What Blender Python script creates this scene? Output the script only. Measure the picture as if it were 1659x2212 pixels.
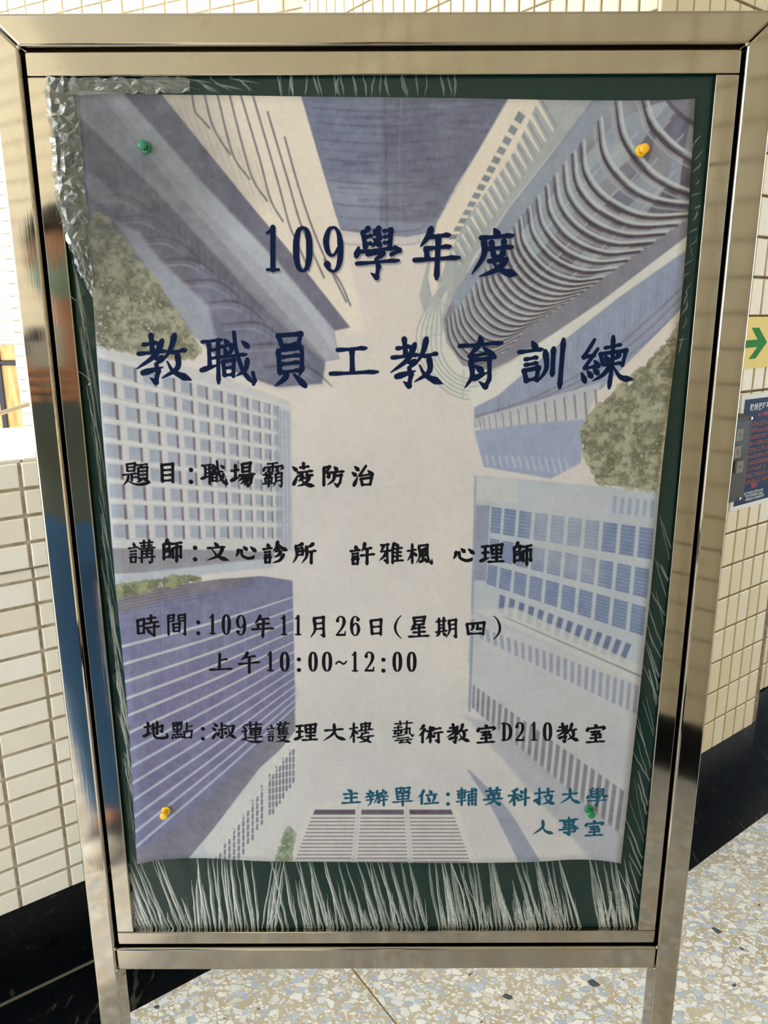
import bpy, bmesh, math, random
import numpy as np
from mathutils import Vector, Matrix
for _o in list(bpy.data.objects): bpy.data.objects.remove(_o)
C = bpy.context.scene.collection
# ---------------------------------------------------------------- camera: a phone held at 1.5 m, tilted down 14 degrees
H = 1.5
FPX = 1680.0
_yaw, _pitch, _roll = np.radians(-0.049), np.radians(14.254), np.radians(-0.215)
CF = np.array([np.sin(_yaw)*np.cos(_pitch), np.cos(_yaw)*np.cos(_pitch), -np.sin(_pitch)])
_r0 = np.array([np.cos(_yaw), -np.sin(_yaw), 0.]); _u0 = np.cross(_r0, CF)
CX = np.cos(_roll)*_r0+np.sin(_roll)*_u0; CU = -np.sin(_roll)*_r0+np.cos(_roll)*_u0
cam_d = bpy.data.cameras.new('camera'); cam = bpy.data.objects.new('camera', cam_d); C.objects.link(cam)
cam.matrix_world = Matrix(((CX[0], CU[0], -CF[0], 0), (CX[1], CU[1], -CF[1], 0), (CX[2], CU[2], -CF[2], H), (0, 0, 0, 1)))
cam_d.sensor_fit = 'HORIZONTAL'; cam_d.sensor_width = 36; cam_d.lens = FPX/1659*36; cam_d.clip_start = .01
bpy.context.scene.camera = cam
# ---------------------------------------------------------------- daylight
world = bpy.data.worlds.new('sky'); bpy.context.scene.world = world; world.use_nodes = True
bg = world.node_tree.nodes['Background']; bg.inputs[0].default_value = (.74, .875, 1.0, 1); bg.inputs[1].default_value = 4.0
sun_d = bpy.data.lights.new('sun', 'SUN'); sun_d.energy = 6.; sun_d.angle = math.radians(.6); sun_d.color = (1, .97, .91)
sun = bpy.data.objects.new('sun', sun_d); C.objects.link(sun)
sun.rotation_euler = Vector((-.75, .02, .66)).to_track_quat('Z', 'Y').to_euler()
vs = bpy.context.scene.view_settings; vs.view_transform = 'Standard'; vs.look = 'None'; vs.gamma = 1; vs.use_curve_mapping = False
vs.exposure = .2
bpy.context.scene.cycles.max_bounces = 12; bpy.context.scene.cycles.diffuse_bounces = 7; bpy.context.scene.cycles.glossy_bounces = 5
bpy.context.scene.cycles.transparent_max_bounces = 12
try: bpy.context.scene.cycles.use_denoising = True
except Exception: pass
# ---------------------------------------------------------------- small helpers
def s2l(c):
    return tuple(((v/255)/12.92 if v/255 <= .04045 else ((v/255+.055)/1.055)**2.4) for v in c)+(1,)
def tag(o, label=None, cat=None, group=None, kind=None):
    if label: o['label'] = label
    if cat: o['category'] = cat
    if group: o['group'] = group
    if kind: o['kind'] = kind
    return o
def link(name, me, mat=None, parent=None):
    o = bpy.data.objects.new(name, me); C.objects.link(o)
    if mat and me.materials.find(mat.name) < 0: me.materials.append(mat)
    if parent: o.parent = parent
    return o
def mesh(name, verts, faces, smooth=False):
    me = bpy.data.meshes.new(name); me.from_pydata([tuple(map(float, v)) for v in verts], [], [tuple(f) for f in faces]); me.update()
    if smooth: me.polygons.foreach_set('use_smooth', [True]*len(me.polygons))
    return me
def bmobj(name, bm, mat=None, parent=None, smooth=False):
    me = bpy.data.meshes.new(name); bmesh.ops.recalc_face_normals(bm, faces=bm.faces); bm.to_mesh(me); bm.free()
    if smooth: me.polygons.foreach_set('use_smooth', [True]*len(me.polygons))
    return link(name, me, mat, parent)
def empty(name, loc=(0, 0, 0)):
    o = bpy.data.objects.new(name, None); o.empty_display_size = .1; C.objects.link(o); o.location = loc; return o
def prism(bm, poly, y0, y1, bev=0., seg=2):
    """polygon in (x,z) pushed from y0 to y1; edges along it bevelled"""
    a = [bm.verts.new((x, y0, z)) for x, z in poly]; b = [bm.verts.new((x, y1, z)) for x, z in poly]
    n = len(poly); fs = [bm.faces.new(a), bm.faces.new(b[::-1])]
    for i in range(n): fs.append(bm.faces.new((a[i], b[i], b[(i+1) % n], a[(i+1) % n])))
    if bev:
        es = {e for f in fs for e in f.edges}
        bmesh.ops.bevel(bm, geom=list(es), offset=bev, segments=seg, affect='EDGES', profile=.6)
def box(bm, x0, x1, y0, y1, z0, z1, bev=0., seg=2): prism(bm, [(x0, z0), (x1, z0), (x1, z1), (x0, z1)], y0, y1, bev, seg)
def tube(bm, P, r, n=12):
    P = [Vector(p) for p in P]; rings = []
    for i, p in enumerate(P):
        d = (P[min(i+1, len(P)-1)]-P[max(i-1, 0)]).normalized(); u = d.orthogonal().normalized() if abs(d.z) > .9 else d.cross(Vector((0, 0, 1))).normalized(); w = d.cross(u)
        rr = r[i] if hasattr(r, '__len__') else r
        rings.append([bm.verts.new(p+u*math.cos(2*math.pi*k/n)*rr+w*math.sin(2*math.pi*k/n)*rr) for k in range(n)])
    for a, b in zip(rings[:-1], rings[1:]):
        for k in range(n): bm.faces.new((a[k], a[(k+1) % n], b[(k+1) % n], b[k]))
    bm.faces.new(rings[0][::-1]); bm.faces.new(rings[-1])
def lathe(bm, prof, axis_pt, n=24):
    """profile (r, d) turned about the -y axis through axis_pt (d grows towards the viewer side)"""
    rings = []
    for r, d in prof: rings.append([bm.verts.new((axis_pt[0]+r*math.cos(2*math.pi*k/n), axis_pt[1]-d, axis_pt[2]+r*math.sin(2*math.pi*k/n))) for k in range(n)])
    for a, b in zip(rings[:-1], rings[1:]):
        for k in range(n): bm.faces.new((a[k], a[(k+1) % n], b[(k+1) % n], b[k]))
    bm.faces.new(rings[0][::-1]); bm.faces.new(rings[-1])
# ---------------------------------------------------------------- materials
def mat(name, col=(200, 200, 200), rough=.5, metal=0., **kw):
    m = bpy.data.materials.new(name); m.use_nodes = True; b = m.node_tree.nodes['Principled BSDF']
    b.inputs['Base Color'].default_value = s2l(col); b.inputs['Roughness'].default_value = rough; b.inputs['Metallic'].default_value = metal
    for k, v in kw.items(): b.inputs[k.replace('_', ' ')].default_value = v
    return m
class NT:
    def __init__(s, m): s.t = m.node_tree; s.b = s.t.nodes['Principled BSDF']
    def n(s, typ, inp={}, **a):
        nd = s.t.nodes.new('ShaderNode'+typ)
        for k, v in a.items(): setattr(nd, k, v)
        for k, v in inp.items():
            if isinstance(v, bpy.types.NodeSocket): s.t.links.new(v, nd.inputs[k])
            else: nd.inputs[k].default_value = v
        return nd
    def l(s, a, b): s.t.links.new(a, s.b.inputs[b] if isinstance(b, str) else b)
    def ramp(s, fac, stops, interp='LINEAR'):
        r = s.n('ValToRGB', {'Fac': fac}); e = r.color_ramp.elements; r.color_ramp.interpolation = interp
        while len(e) < len(stops): e.new(.5)
        for el, (p, c) in zip(e, stops): el.position = p; el.color = c if len(c) == 4 else tuple(c)+(1,)
        return r.outputs['Color']
    def mix(s, fac, a, b, mode='MIX'):
        m = s.n('Mix', data_type='RGBA', blend_type=mode)
        for sock, v in ((m.inputs[0], fac), (m.inputs[6], a), (m.inputs[7], b)):
            if isinstance(v, bpy.types.NodeSocket): s.t.links.new(v, sock)
            else: sock.default_value = v
        return m.outputs[2]
    def bump(s, h, strength=.3, dist=.002):
        b = s.n('Bump', {'Height': h, 'Strength': strength, 'Distance': dist}); s.l(b.outputs[0], 'Normal')
def obj_xyz(N, scale=(1, 1, 1)):
    g = N.n('NewGeometry'); mp = N.n('Mapping', {'Vector': g.outputs['Position'], 'Scale': scale}); return mp.outputs[0]
# beige glazed wall tile; every tile takes its own slight tint
def tile_mat(name, c1, c2, c3):
    m = mat(name, c1, .28); N = NT(m); oi = N.n('ObjectInfo'); P = obj_xyz(N)
    g = N.n('NewGeometry')
    base = N.ramp(oi.outputs['Random'], [(0, s2l(c1)), (.55, s2l(c2)), (1, s2l(c3))])
    nz = N.n('TexNoise', {'Vector': P, 'Scale': 14., 'Detail': 3.}).outputs[0]
    sp = N.n('TexVoronoi', {'Vector': P, 'Scale': 38.}).outputs[0]
    base = N.mix(N.ramp(nz, [(.35, (0, 0, 0)), (.75, (.22, .22, .22))]), base, s2l(tuple(v*.93 for v in c2)))
    base = N.mix(N.ramp(sp, [(0, (1, 1, 1)), (.035, (0, 0, 0))]), base, s2l((150, 128, 100)))
    N.l(base, 'Base Color'); N.bump(nz, .12, .002); return m
M = {}
M['tile'] = tile_mat('tile_beige', (238, 236, 228), (234, 229, 216), (241, 240, 235))
M['tile_cream'] = tile_mat('tile_cream', (228, 210, 174), (222, 202, 166), (230, 214, 182))
M['tile_warm'] = tile_mat('tile_warm', (230, 216, 184), (224, 206, 170), (232, 222, 198))
def grout(name, c1, c2):
    m = mat(name, c1, .9); N = NT(m); nz = N.n('TexNoise', {'Vector': obj_xyz(N), 'Scale': 60., 'Detail': 5.}).outputs[0]
    N.l(N.ramp(nz, [(.3, s2l(c1)), (.7, s2l(c2))]), 'Base Color'); N.bump(nz, .5, .003); return m
M['grout'] = grout('grout', (160, 146, 126), (204, 192, 172)); M['grout_dark'] = grout('grout_dark', (112, 98, 78), (158, 142, 116))
# terrazzo: angular pale chips and a few dark ones in a tan matrix
m = mat('terrazzo', (190, 175, 150), .38); N = NT(m); P = obj_xyz(N, (1, 1, 1))
wob = N.n('TexNoise', {'Vector': P, 'Scale': 30., 'Detail': 2.}); Pw = N.n('VectorMath', {0: P, 1: N.n('VectorMath', {0: wob.outputs['Color'], 1: (.007, .007, .0)}, operation='MULTIPLY').outputs[0]}, operation='ADD').outputs[0]
big = N.n('TexNoise', {'Vector': P, 'Scale': 3.5, 'Detail': 3.}).outputs[0]
col = N.ramp(big, [(.3, s2l((190, 176, 154))), (.7, s2l((216, 205, 186)))])
for sc, th, keep, rot in ((150., .12, .40, 2.1), (84., .11, .42, 1.2), (48., .09, .36, .3)):
    mp = N.n('Mapping', {'Vector': Pw, 'Rotation': (0, 0, rot), 'Scale': (1, 1.25, 1), 'Location': (rot*3, rot, 0)}).outputs[0]
    ve = N.n('TexVoronoi', {'Vector': mp, 'Scale': sc, 'Randomness': 1.}, feature='DISTANCE_TO_EDGE', voronoi_dimensions='2D').outputs['Distance']
    vc = N.n('TexVoronoi', {'Vector': mp, 'Scale': sc, 'Randomness': 1.}, feature='F1', voronoi_dimensions='2D').outputs['Color']
    sx = N.n('SeparateXYZ', {0: vc}); 
    on = N.n('Math', {0: sx.outputs[0], 1: keep}, operation='LESS_THAN').outputs[0]
    ed = N.n('Math', {0: ve, 1: th}, operation='GREATER_THAN').outputs[0]
    fac = N.n('Math', {0: on, 1: ed}, operation='MULTIPLY').outputs[0]
    chip = N.ramp(sx.outputs[1], [(0, s2l((250, 250, 250))), (.34, s2l((236, 240, 246))), (.56, s2l((200, 212, 230))), (.76, s2l((228, 226, 220))), (.88, s2l((184, 198, 220))), (.993, s2l((76, 84, 100)))], 'CONSTANT')
    col = N.mix(fac, col, chip)
N.l(col, 'Base Color'); M['terrazzo'] = m
# black polished stone with scratches and pale veins
m = mat('black_stone', (14, 18, 22), .3, 0., Specular_IOR_Level=.15); N = NT(m); P = obj_xyz(N)
v1 = N.n('TexNoise', {'Vector': N.n('Mapping', {'Vector': P, 'Rotation': (0, 0, -.9), 'Scale': (9, 2.2, 9)}).outputs[0], 'Scale': 1.6, 'Detail': 9., 'Roughness': .7, 'Distortion': 1.6}).outputs[0]
v2 = N.n('TexNoise', {'Vector': P, 'Scale': 26., 'Detail': 8., 'Roughness': .75}).outputs[0]
c = N.mix(N.ramp(v1, [(.60, (0, 0, 0)), (.645, (.16, .16, .16)), (.66, (0, 0, 0)), (1, (0, 0, 0))]), s2l((8, 12, 16)), s2l((170, 168, 150)))
c = N.mix(N.ramp(v2, [(.66, (0, 0, 0)), (.80, (.5, .5, .5))]), c, s2l((96, 104, 104)))
N.l(c, 'Base Color'); N.l(N.ramp(v2, [(.3, (.2,)*3), (.8, (.5,)*3)]), 'Roughness'); M['stone'] = m
# polished stainless steel with smears and dots of grime
def steel(name, col, r0, r1, brush=(1, 1, 60)):
    m = mat(name, col, .12, 1.); N = NT(m); P = obj_xyz(N)
    sm = N.n('TexNoise', {'Vector': P, 'Scale': 9., 'Detail': 5., 'Roughness': .6}).outputs[0]
    br = N.n('TexNoise', {'Vector': N.n('Mapping', {'Vector': P, 'Scale': brush}).outputs[0], 'Scale': 14., 'Detail': 4.}).outputs[0]
    N.l(N.ramp(sm, [(.35, (r0,)*3), (.7, (r1,)*3)]), 'Roughness')
    dirt = N.n('TexNoise', {'Vector': P, 'Scale': 70., 'Detail': 3.}).outputs[0]
    c = N.mix(N.ramp(dirt, [(.62, (0, 0, 0)), (.8, (.3, .3, .3))]), s2l(col), s2l(tuple(v*.72 for v in col)))
    c = N.mix(N.ramp(sm, [(.4, (0, 0, 0)), (.75, (.35, .35, .35))]), c, s2l(tuple(v*.86 for v in col)))
    N.l(c, 'Base Color')
    h = N.n('Math', {0: N.n('TexNoise', {'Vector': P, 'Scale': 5., 'Detail': 1.}).outputs[0], 1: 1.}, operation='MULTIPLY').outputs[0]
    b1 = N.n('Bump', {'Height': h, 'Strength': .03, 'Distance': .01}); b2 = N.n('Bump', {'Height': br, 'Strength': .012, 'Distance': .001, 'Normal': b1.outputs[0]}); N.l(b2.outputs[0], 'Normal')
    return m
M['steel_v'] = steel('steel_upright', (160, 152, 139), .035, .08, (50, 50, 1))
M['steel_h'] = steel('steel_cross', (160, 152, 139), .05, .12, (1, 50, 50))
M['gap'] = mat('dark_gap', (24, 20, 18), .7); M['gap_steel'] = mat('gap_shade_steel', (84, 72, 60), .3, .8)  # gap steel darkened in colour to stand for the shade between the frames
m = mat('green_felt', (24, 56, 50), .9, 0., Specular_IOR_Level=.1); N = NT(m); P = obj_xyz(N)
wv = N.n('TexNoise', {'Vector': P, 'Scale': 900., 'Detail': 2.}).outputs[0]; pz = N.n('TexNoise', {'Vector': P, 'Scale': 2.2, 'Detail': 1.}).outputs[0]
N.l(N.mix(pz, N.ramp(wv, [(.3, s2l((20, 42, 36))), (.7, s2l((30, 54, 47)))]), s2l((12, 50, 48))), 'Base Color'); M['felt'] = m
def filmmat(name, white, gloss, rough=.12, bs=.6, sc=40., dc=(.62, .70, .66, 1)):
    m = bpy.data.materials.new(name); m.use_nodes = True; t = m.node_tree; t.nodes.clear()
    N = NT.__new__(NT); N.t = t
    out = N.n('OutputMaterial'); P = obj_xyz(N); nz = N.n('TexNoise', {'Vector': P, 'Scale': sc, 'Detail': 5.}).outputs[0]
    bp = N.n('Bump', {'Height': nz, 'Strength': bs, 'Distance': .004})
    gl = N.n('BsdfGlossy', {'Roughness': rough, 'Color': (1, 1, 1, 1), 'Normal': bp.outputs[0]}); tr = N.n('BsdfTransparent', {'Color': (.94, .96, .95, 1)})
    df = N.n('BsdfDiffuse', {'Color': dc, 'Normal': bp.outputs[0]})
    fr = N.n('Fresnel', {'IOR': 1.45, 'Normal': bp.outputs[0]})
    fm = N.n('Math', {0: fr.outputs[0], 1: gloss}, operation='MULTIPLY', use_clamp=True)
    a = N.n('MixShader', {0: white, 1: tr.outputs[0], 2: df.outputs[0]}); b = N.n('MixShader', {0: fm.outputs[0], 1: a.outputs[0], 2: gl.outputs[0]})
    t.links.new(b.outputs[0], out.inputs[0]); return m
M['film'] = filmmat('clear_film', .01, .45, .08, .25, 25.)
M['ridge'] = filmmat('film_fold', .17, .35, .35, .15, 40.)  # part of the light on the folds is put in as pale colour
M['ridge_highlight'] = filmmat('film_fold_highlight', .24, .7, .35, .2, 40.)  # highlights along the creases, put into the film colour as extra white
M['crumple'] = filmmat('crumpled_film', .34, .35, .3, .4, 50., (.30, .30, .26, 1))
M['ceil'] = mat('ceiling_paint', (232, 228, 218), .9)
M['dark_metal'] = mat('dark_window_metal', (44, 42, 46), .5, .3)
m = mat('orange_wood', (196, 146, 82), .5); N = NT(m); P = obj_xyz(N)
w = N.n('TexNoise', {'Vector': N.n('Mapping', {'Vector': P, 'Scale': (6, 6, .8)}).outputs[0], 'Scale': 2.5, 'Detail': 4., 'Distortion': 1.}).outputs[0]
N.l(N.ramp(w, [(.3, s2l((214, 168, 104))), (.7, s2l((168, 112, 56)))]), 'Base Color'); M['wood'] = m
# distant wall of small tiles (each only a few pixels high): joints in the material
m = mat('far_small_tiles', (238, 236, 226), .5); N = NT(m); P = obj_xyz(N); sx = N.n('SeparateXYZ', {0: P}); cb = N.n('CombineXYZ', {0: sx.outputs[0], 1: sx.outputs[2]})
bk = N.n('TexBrick', {'Vector': cb.outputs[0], 'Color1': s2l((214, 211, 200)), 'Color2': s2l((206, 202, 188)), 'Mortar': s2l((150, 144, 128)), 'Scale': 1., 'Mortar Size': .006, 'Brick Width': .1, 'Row Height': .05, 'Bias': 0.}); bk.offset = 0.
N.l(bk.outputs[0], 'Base Color'); M['far_tile'] = m
# ---------------------------------------------------------------- walls: T runs along the passage, Nn points across it away from the camera
_A = math.radians(53); T = np.array([math.sin(_A), math.cos(_A), 0.]); Nn = np.array([-T[1], T[0], 0.]); UZ = np.array([0, 0, 1.])
def W(t, n, z): return T*t+Nn*n+UZ*z
def slab(name, quad, z0, z1, m, kind='structure', parent=None):
    """upright block standing on a four-sided plan"""
    q = [np.array(p, float)[:2] for p in quad]
    V = [(p[0], p[1], z0) for p in q]+[(p[0], p[1], z1) for p in q]
    F = [(0, 1, 2, 3)[::-1], (4, 5, 6, 7)]+[(i, (i+1) % 4, 4+(i+1) % 4, 4+i) for i in range(4)]
    me = mesh(name, V, F); bm = bmesh.new(); bm.from_mesh(me); bmesh.ops.recalc_face_normals(bm, faces=bm.faces); bm.to_mesh(me); bm.free()
    return tag(link(name, me, m, parent), kind=kind)
_tiles = {}
def tile_data(w, h, key):
    k = (round(w, 4), round(h, 4), key)
    if k not in _tiles:
        b = .0022; a, c = w/2, h/2
        V = [(-a, .004, -c), (a, .004, -c), (a, .004, c), (-a, .004, c), (-a, -.0022, -c), (a, -.0022, -c), (a, -.0022, c), (-a, -.0022, c),
             (-a+b, -.004, -c+b), (a-b, -.004, -c+b), (a-b, -.004, c-b), (-a+b, -.004, c-b)]
        F = [(8, 9, 10, 11)]
        for i in range(4):
            j = (i+1) % 4; F += [(i, j, 4+j, 4+i), (4+i, 4+j, 8+j, 8+i)]
        me = mesh('tile', V, F); me.materials.append(M[key]); _tiles[k] = me
    return _tiles[k]
def tiling(parent, origin, u, z0, cols, rows, pw, ph, joint, key, seen, seed=1):
    """tiles on the face through origin (world) along u (left to right as seen); seen(c, r) -> own object, the rest joined"""
    R = random.Random(seed); a = math.atan2(u[1], u[0]); me = tile_data(pw-joint, ph-joint, key); rest = []; k = 0
    for c in cols:
        for r in rows:
            p = np.array(origin)+np.array([u[0], u[1], 0])*((c+.5)*pw)+UZ*(z0+(r+.5)*ph)
            if seen(c, r) and k < 296:
                o = bpy.data.objects.new('tile', me); C.objects.link(o); o.parent = parent; k += 1
                o.location = p; o.rotation_euler = (R.uniform(-.006, .006), 0, a+R.uniform(-.006, .006))
            else: rest.append(p)
    if rest:
        n = len(me.vertices); B = np.zeros(n*3); me.vertices.foreach_get('co', B); B = B.reshape(-1, 3)
        Rz = np.array([[math.cos(a), -math.sin(a), 0], [math.sin(a), math.cos(a), 0], [0, 0, 1]]); B = B@Rz.T
        V = np.concatenate([B+p for p in rest]); F = [tuple(v+n*i for v in pl.vertices) for i in range(len(rest)) for pl in me.polygons]
        o = link('tiles', mesh('tiles', V, F), M[key], parent); o['kind'] = 'stuff'
floor = slab('floor', [(-6, -4), (7, -4), (7, 6), (-6, 6)], -.6, 0, M['terrazzo'])
# yard beyond the low wall lies lower
def sub(name, t0, t1, n0, n1, z0, z1, m, kind='structure', parent=None): return slab(name, [W(t0, n0, 0), W(t1, n0, 0), W(t1, n1, 0), W(t0, n1, 0)], z0, z1, m, kind, parent)
# brass line between two floor panels
_a, _b = W(.0, 0, 0), W(0, 0, 0)
def floor_pt(x, y, z=0.):
    r = CF+(x-829.5)/FPX*CX+(1106-y)/FPX*CU; p = r*((z-H)/r[2]); return np.array([p[0], p[1]])
j0, j1 = floor_pt(765, 2098), floor_pt(838, 2190); dj = (j1-j0)/np.linalg.norm(j1-j0); nj = np.array([-dj[1], dj[0]])*.0016
slab('joint_strip', [j0-dj*.35-nj, j1+dj*2.5-nj, j1+dj*2.5+nj, j0-dj*.35+nj], -.01, .0006, mat('brass_strip', (150, 122, 80), .5, .6), None, floor)
# --- low wall on the left
DL, DR = 1.655, 1.10
wl = sub('wall_left', -4.0, 1.552, DL+.004, 2.16, 0, 1.218, M['grout'])
PL = .1068; o0 = W(.231, DL, 0)
tiling(wl, o0, T, .223, range(-36, 12), range(0, 14), PL, .0535, .0075, 'tile', lambda c, r: -3 <= c <= 2)
# half-height row under the projecting cap band, then four rows of the band
tiling(wl, W(.231, DL, 0), T, .972, range(-36, 12), [0], PL, .0262, .006, 'tile', lambda c, r: -3 <= c <= 2, 2)
cap = sub('cap_band', -4.0, 1.552, DL-.006, DL+.02, .9985, 1.218, M['grout'], None, wl)
tiling(wl, W(.227, DL-.010, 0), T, .999, range(-36, 12), range(0, 4), PL, .0555, .0075, 'tile', lambda c, r: -3 <= c <= 2, 3)
# tiles lying on top of the low wall
top_me = tile_data(PL-.006, .092, 'tile'); R_ = random.Random(5)
for c in range(-6, 8):
    for r in range(5):
        p = W(.235+(c+.5)*PL, DL+.045+r*.099, 1.221)
        o = bpy.data.objects.new('tile', top_me); C.objects.link(o); o.parent = wl; o.location = p; o.rotation_euler = (-math.pi/2, 0, math.atan2(T[1], T[0]))
tag(sub('mortar_line', -4.0, 1.552, DL-.007, DL+.001, .001, .003, mat('old_mortar', (104, 96, 80), .9), None, wl), None)
sk = sub('skirting', -4.0, 1.552, DL+.001, DL+.02, 0, .2225, M['stone'], None, wl)
tag(sub('trim_1', -4.0, 1.552, 1.46, DL+.01, -.02, .0015, M['stone']), kind='structure')
# --- pillar and wall on the right
TC, TE = 1.552, 2.347
wr = slab('wall_right', [W(TC, DR+.004, 0), W(TE, DR+.004, 0), W(TE, DR+1.4, 0), W(TC+.004, DR+1.4, 0)], 0, 3.4, M['grout_dark'])
PR = .0593
tiling(wr, W(2.074-9*PR, DR, 0), T, .211, range(0, 13), range(0, 22), PR, .0985, .0065, 'tile_warm', lambda c, r: c >= 6 and r < 16, 7)
sub('skirting', TC, TE-.004, DR+.001, DR+.02, 0, .21, M['stone'], None, wr)
wr2 = slab('wall_far_right', [W(TE+.002, DR+.084, 0), W(6, DR+.084, 0), W(6, DR+.3, 0), W(TE+.002, DR+.3, 0)], 0, 3.4, M['grout_dark'])
tiling(wr2, W(TE+.002, DR+.08, 0), T, .236, range(0, 60), range(0, 22), PR, .0985, .0065, 'tile_warm', lambda c, r: c < 8 and r < 9, 8)
sub('skirting', TE+.002, 6, DR+.07, DR+.09, 0, .235, M['stone'], None, wr2)
sub('trim_2', TC-.1, 6, .968, DR+.10, -.02, .0015, M['stone'])
# left face of the pillar, running back from the corner
NB = 2.513
wc = slab('wall_corner', [W(TC+.004, DR+.02, 0), W(TC+.06, DR+.02, 0), W(TC+.06, NB, 0), W(TC+.004, NB, 0)], 0, 3.4, M['grout'])
tiling(wc, W(TC, NB-.007, 0), -Nn, .21, range(0, 28), range(0, 31), .05, .1, .0055, 'tile_cream', lambda c, r: 17 <= r <= 25, 9)
# wall behind it, going off to the left; its low part stands in the sun
pB = W(TC, NB, 0); dA = np.array([-.8894, .4571, 0]); nA = np.array([-.4571, -.8894, 0]); LA = 1.622
q0, q1 = pB-dA*.02, pB+dA*LA
wa = slab('wall_back', [(q1-nA*.004)[:2], (q0-nA*.004)[:2], (q0-nA*.25)[:2], (q1-nA*.25)[:2]], -.5, 3.4, M['grout'])
nrow = int(3.9/.0535)
tiling(wa, q1, -dA, -.5, range(0, 16), range(0, nrow), .1035, .0535, .006, 'tile_cream', lambda c, r: (r >= 52 and r <= 62) or (c == 0 and 24 <= r <= 56), 10)
# --- wall behind the camera (seen in the steel)
wb = slab('wall_behind', [W(-5.2, -1.124, 0), W(6, -1.124, 0), W(6, -1.4, 0), W(-5.2, -1.4, 0)], 0, 3.4, M['grout_dark'])
tiling(wb, W(6, -1.12, 0), -T, .2, range(0, 104), range(0, 29), .1068, .1, .007, 'tile_warm', lambda c, r: False, 12)
sub('skirting', -5.2, 6, -1.118, -1.124, 0, .2, M['stone'], None, wb)
sub('ceiling', -3.45, 6.5, -1.5, 3.225, 3.4, 3.6, M['ceil'])
slab('sun_blocker', [(-3.2, 3.3), (5, 3.3), (5, 6.6), (-3.2, 6.6)], 3.62, 3.8, M['ceil'])  # unseen slab added to keep the sun off the upper back wall
# --- yard and far building, glimpsed at the left edge
slab('floor_yard', [(-14, 1.2), (-6.0, 1.2), (-6.0, 14), (-14, 14)], -.7, -.5, mat('yard_concrete', (214, 208, 194), .9))
slab('floor_yard_near', [(-6.0, 6.0), (4, 6.0), (4, 14), (-6.0, 14)], -.7, -.5, bpy.data.materials['yard_concrete'])
slab('wall_far', [(-12, 10), (2, 10), (2, 10.4), (-12, 10.4)], -.6, 7, M['far_tile'])
dr = empty('door_1', (-4.72, 9.97, -.5)); tag(dr, kind='structure')
def part_box(name, x0, x1, y0, y1, z0, z1, m, parent, bev=0.):
    bm = bmesh.new(); L = parent.location; box(bm, x0-L[0], x1-L[0], y0-L[1], y1-L[1], z0-L[2], z1-L[2], bev); return bmobj(name, bm, m, parent)
part_box('wood_panel', -5.45, -4.845, 9.94, 10, -.4, .93, M['wood'], dr, .01)
part_box('wood_panel', -4.83, -4.555, 9.94, 10, -.4, .90, M['wood'], dr, .01)
part_box('wood_panel', -4.83, -4.545, 9.94, 10, .955, 1.15, M['wood'], dr, .01)
part_box('mullion', -4.875, -4.815, 9.90, 9.96, -.5, 1.08, M['dark_metal'], dr, .005)
part_box('transom', -5.5, -4.55, 9.90, 9.96, .905, .95, M['dark_metal'], dr, .005)
# steel handrail beyond the low wall
def at_y(x, y, d):
    r = CF+(x-829.5)/FPX*CX+(1106-y)/FPX*CU; return r*(d/r[1])+UZ*H
hr = empty('handrail', (0, 0, 0)); tag(hr, 'round steel handrail rising behind the white-tiled low wall at the left edge', 'handrail')
hA, hB = at_y(-220, 965, 2.9), at_y(105, 859, 3.25)
bm = bmesh.new(); tube(bm, [hA, hA*.5+hB*.5, hB], .0085, 14); bmobj('rail', bm, M['steel_h'], hr, True)
for p in (hA, hB):
    bm = bmesh.new(); tube(bm, [p+np.array([0, 0, -.006]), (p[0], p[1], 0.0)], .012, 12); bmobj('post', bm, M['steel_v'], hr, True)
# ---------------------------------------------------------------- signs on the right wall
def wallobj(name, polys, n_front, thick, m, parent=None, bev=0.):
    """flat shapes given as (t, z) on a plane parallel to the right wall"""
    bm = bmesh.new()
    for P in polys:
        a = [bm.verts.new(W(t, n_front, z)) for t, z in P]; b = [bm.verts.new(W(t, n_front+thick, z)) for t, z in P]; n = len(P)
        fs = [bm.faces.new(a), bm.faces.new(b[::-1])]+[bm.faces.new((a[i], b[i], b[(i+1) % n], a[(i+1) % n])) for i in range(n)]
    if bev: bmesh.ops.bevel(bm, geom=list(bm.edges), offset=bev, segments=2, affect='EDGES')
    return bmobj(name, bm, m, parent)
def wpx(x, y, D):
    r = CF+(x-829.5)/FPX*CX+(1106-y)/FPX*CU; p = r*(D/(r@Nn)); return float(p@T), float(p[2]+H)
Z0 = DR-.004
sg = wallobj('arrow_sign', [[(1.83, 1.357), (2.26, 1.357), (2.26, 1.4905), (1.83, 1.4905)]], Z0-.004, .004, mat('sign_cream', (246, 222, 140), .6, 0., Specular_IOR_Level=.15))
tag(sg, 'cream yellow wall sign with a green arrow pointing right', 'sign')
ar = [wpx(x, y, Z0-.0045) for x, y in ((1656.7, 739.3), (1639.8, 707.6), (1624.7, 708.3), (1637.5, 733.6), (1585, 738), (1585, 754), (1636.4, 749.4), (1617.9, 775.9), (1631.9, 774.3))]
wallobj('arrow', [ar], Z0-.0048, .0008, mat('sign_green', (0, 126, 30), .6, 0., Specular_IOR_Level=.15), sg)
nt = wallobj('lift_notice', [[(2.022, .965), (2.335, .965), (2.335, 1.288), (2.022, 1.288)]], Z0-.003, .003, mat('notice_white', (236, 238, 240), .6, 0., Specular_IOR_Level=.15))
tag(nt, 'dark blue printed notice in a white border on the tiled wall', 'notice')
wallobj('blue_field', [[(2.0375, .978), (2.32, .978), (2.32, 1.274), (2.0375, 1.274)]], Z0-.0036, .0006, mat('notice_blue', (18, 44, 88), .6, 0., Specular_IOR_Level=.15), nt)
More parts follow.
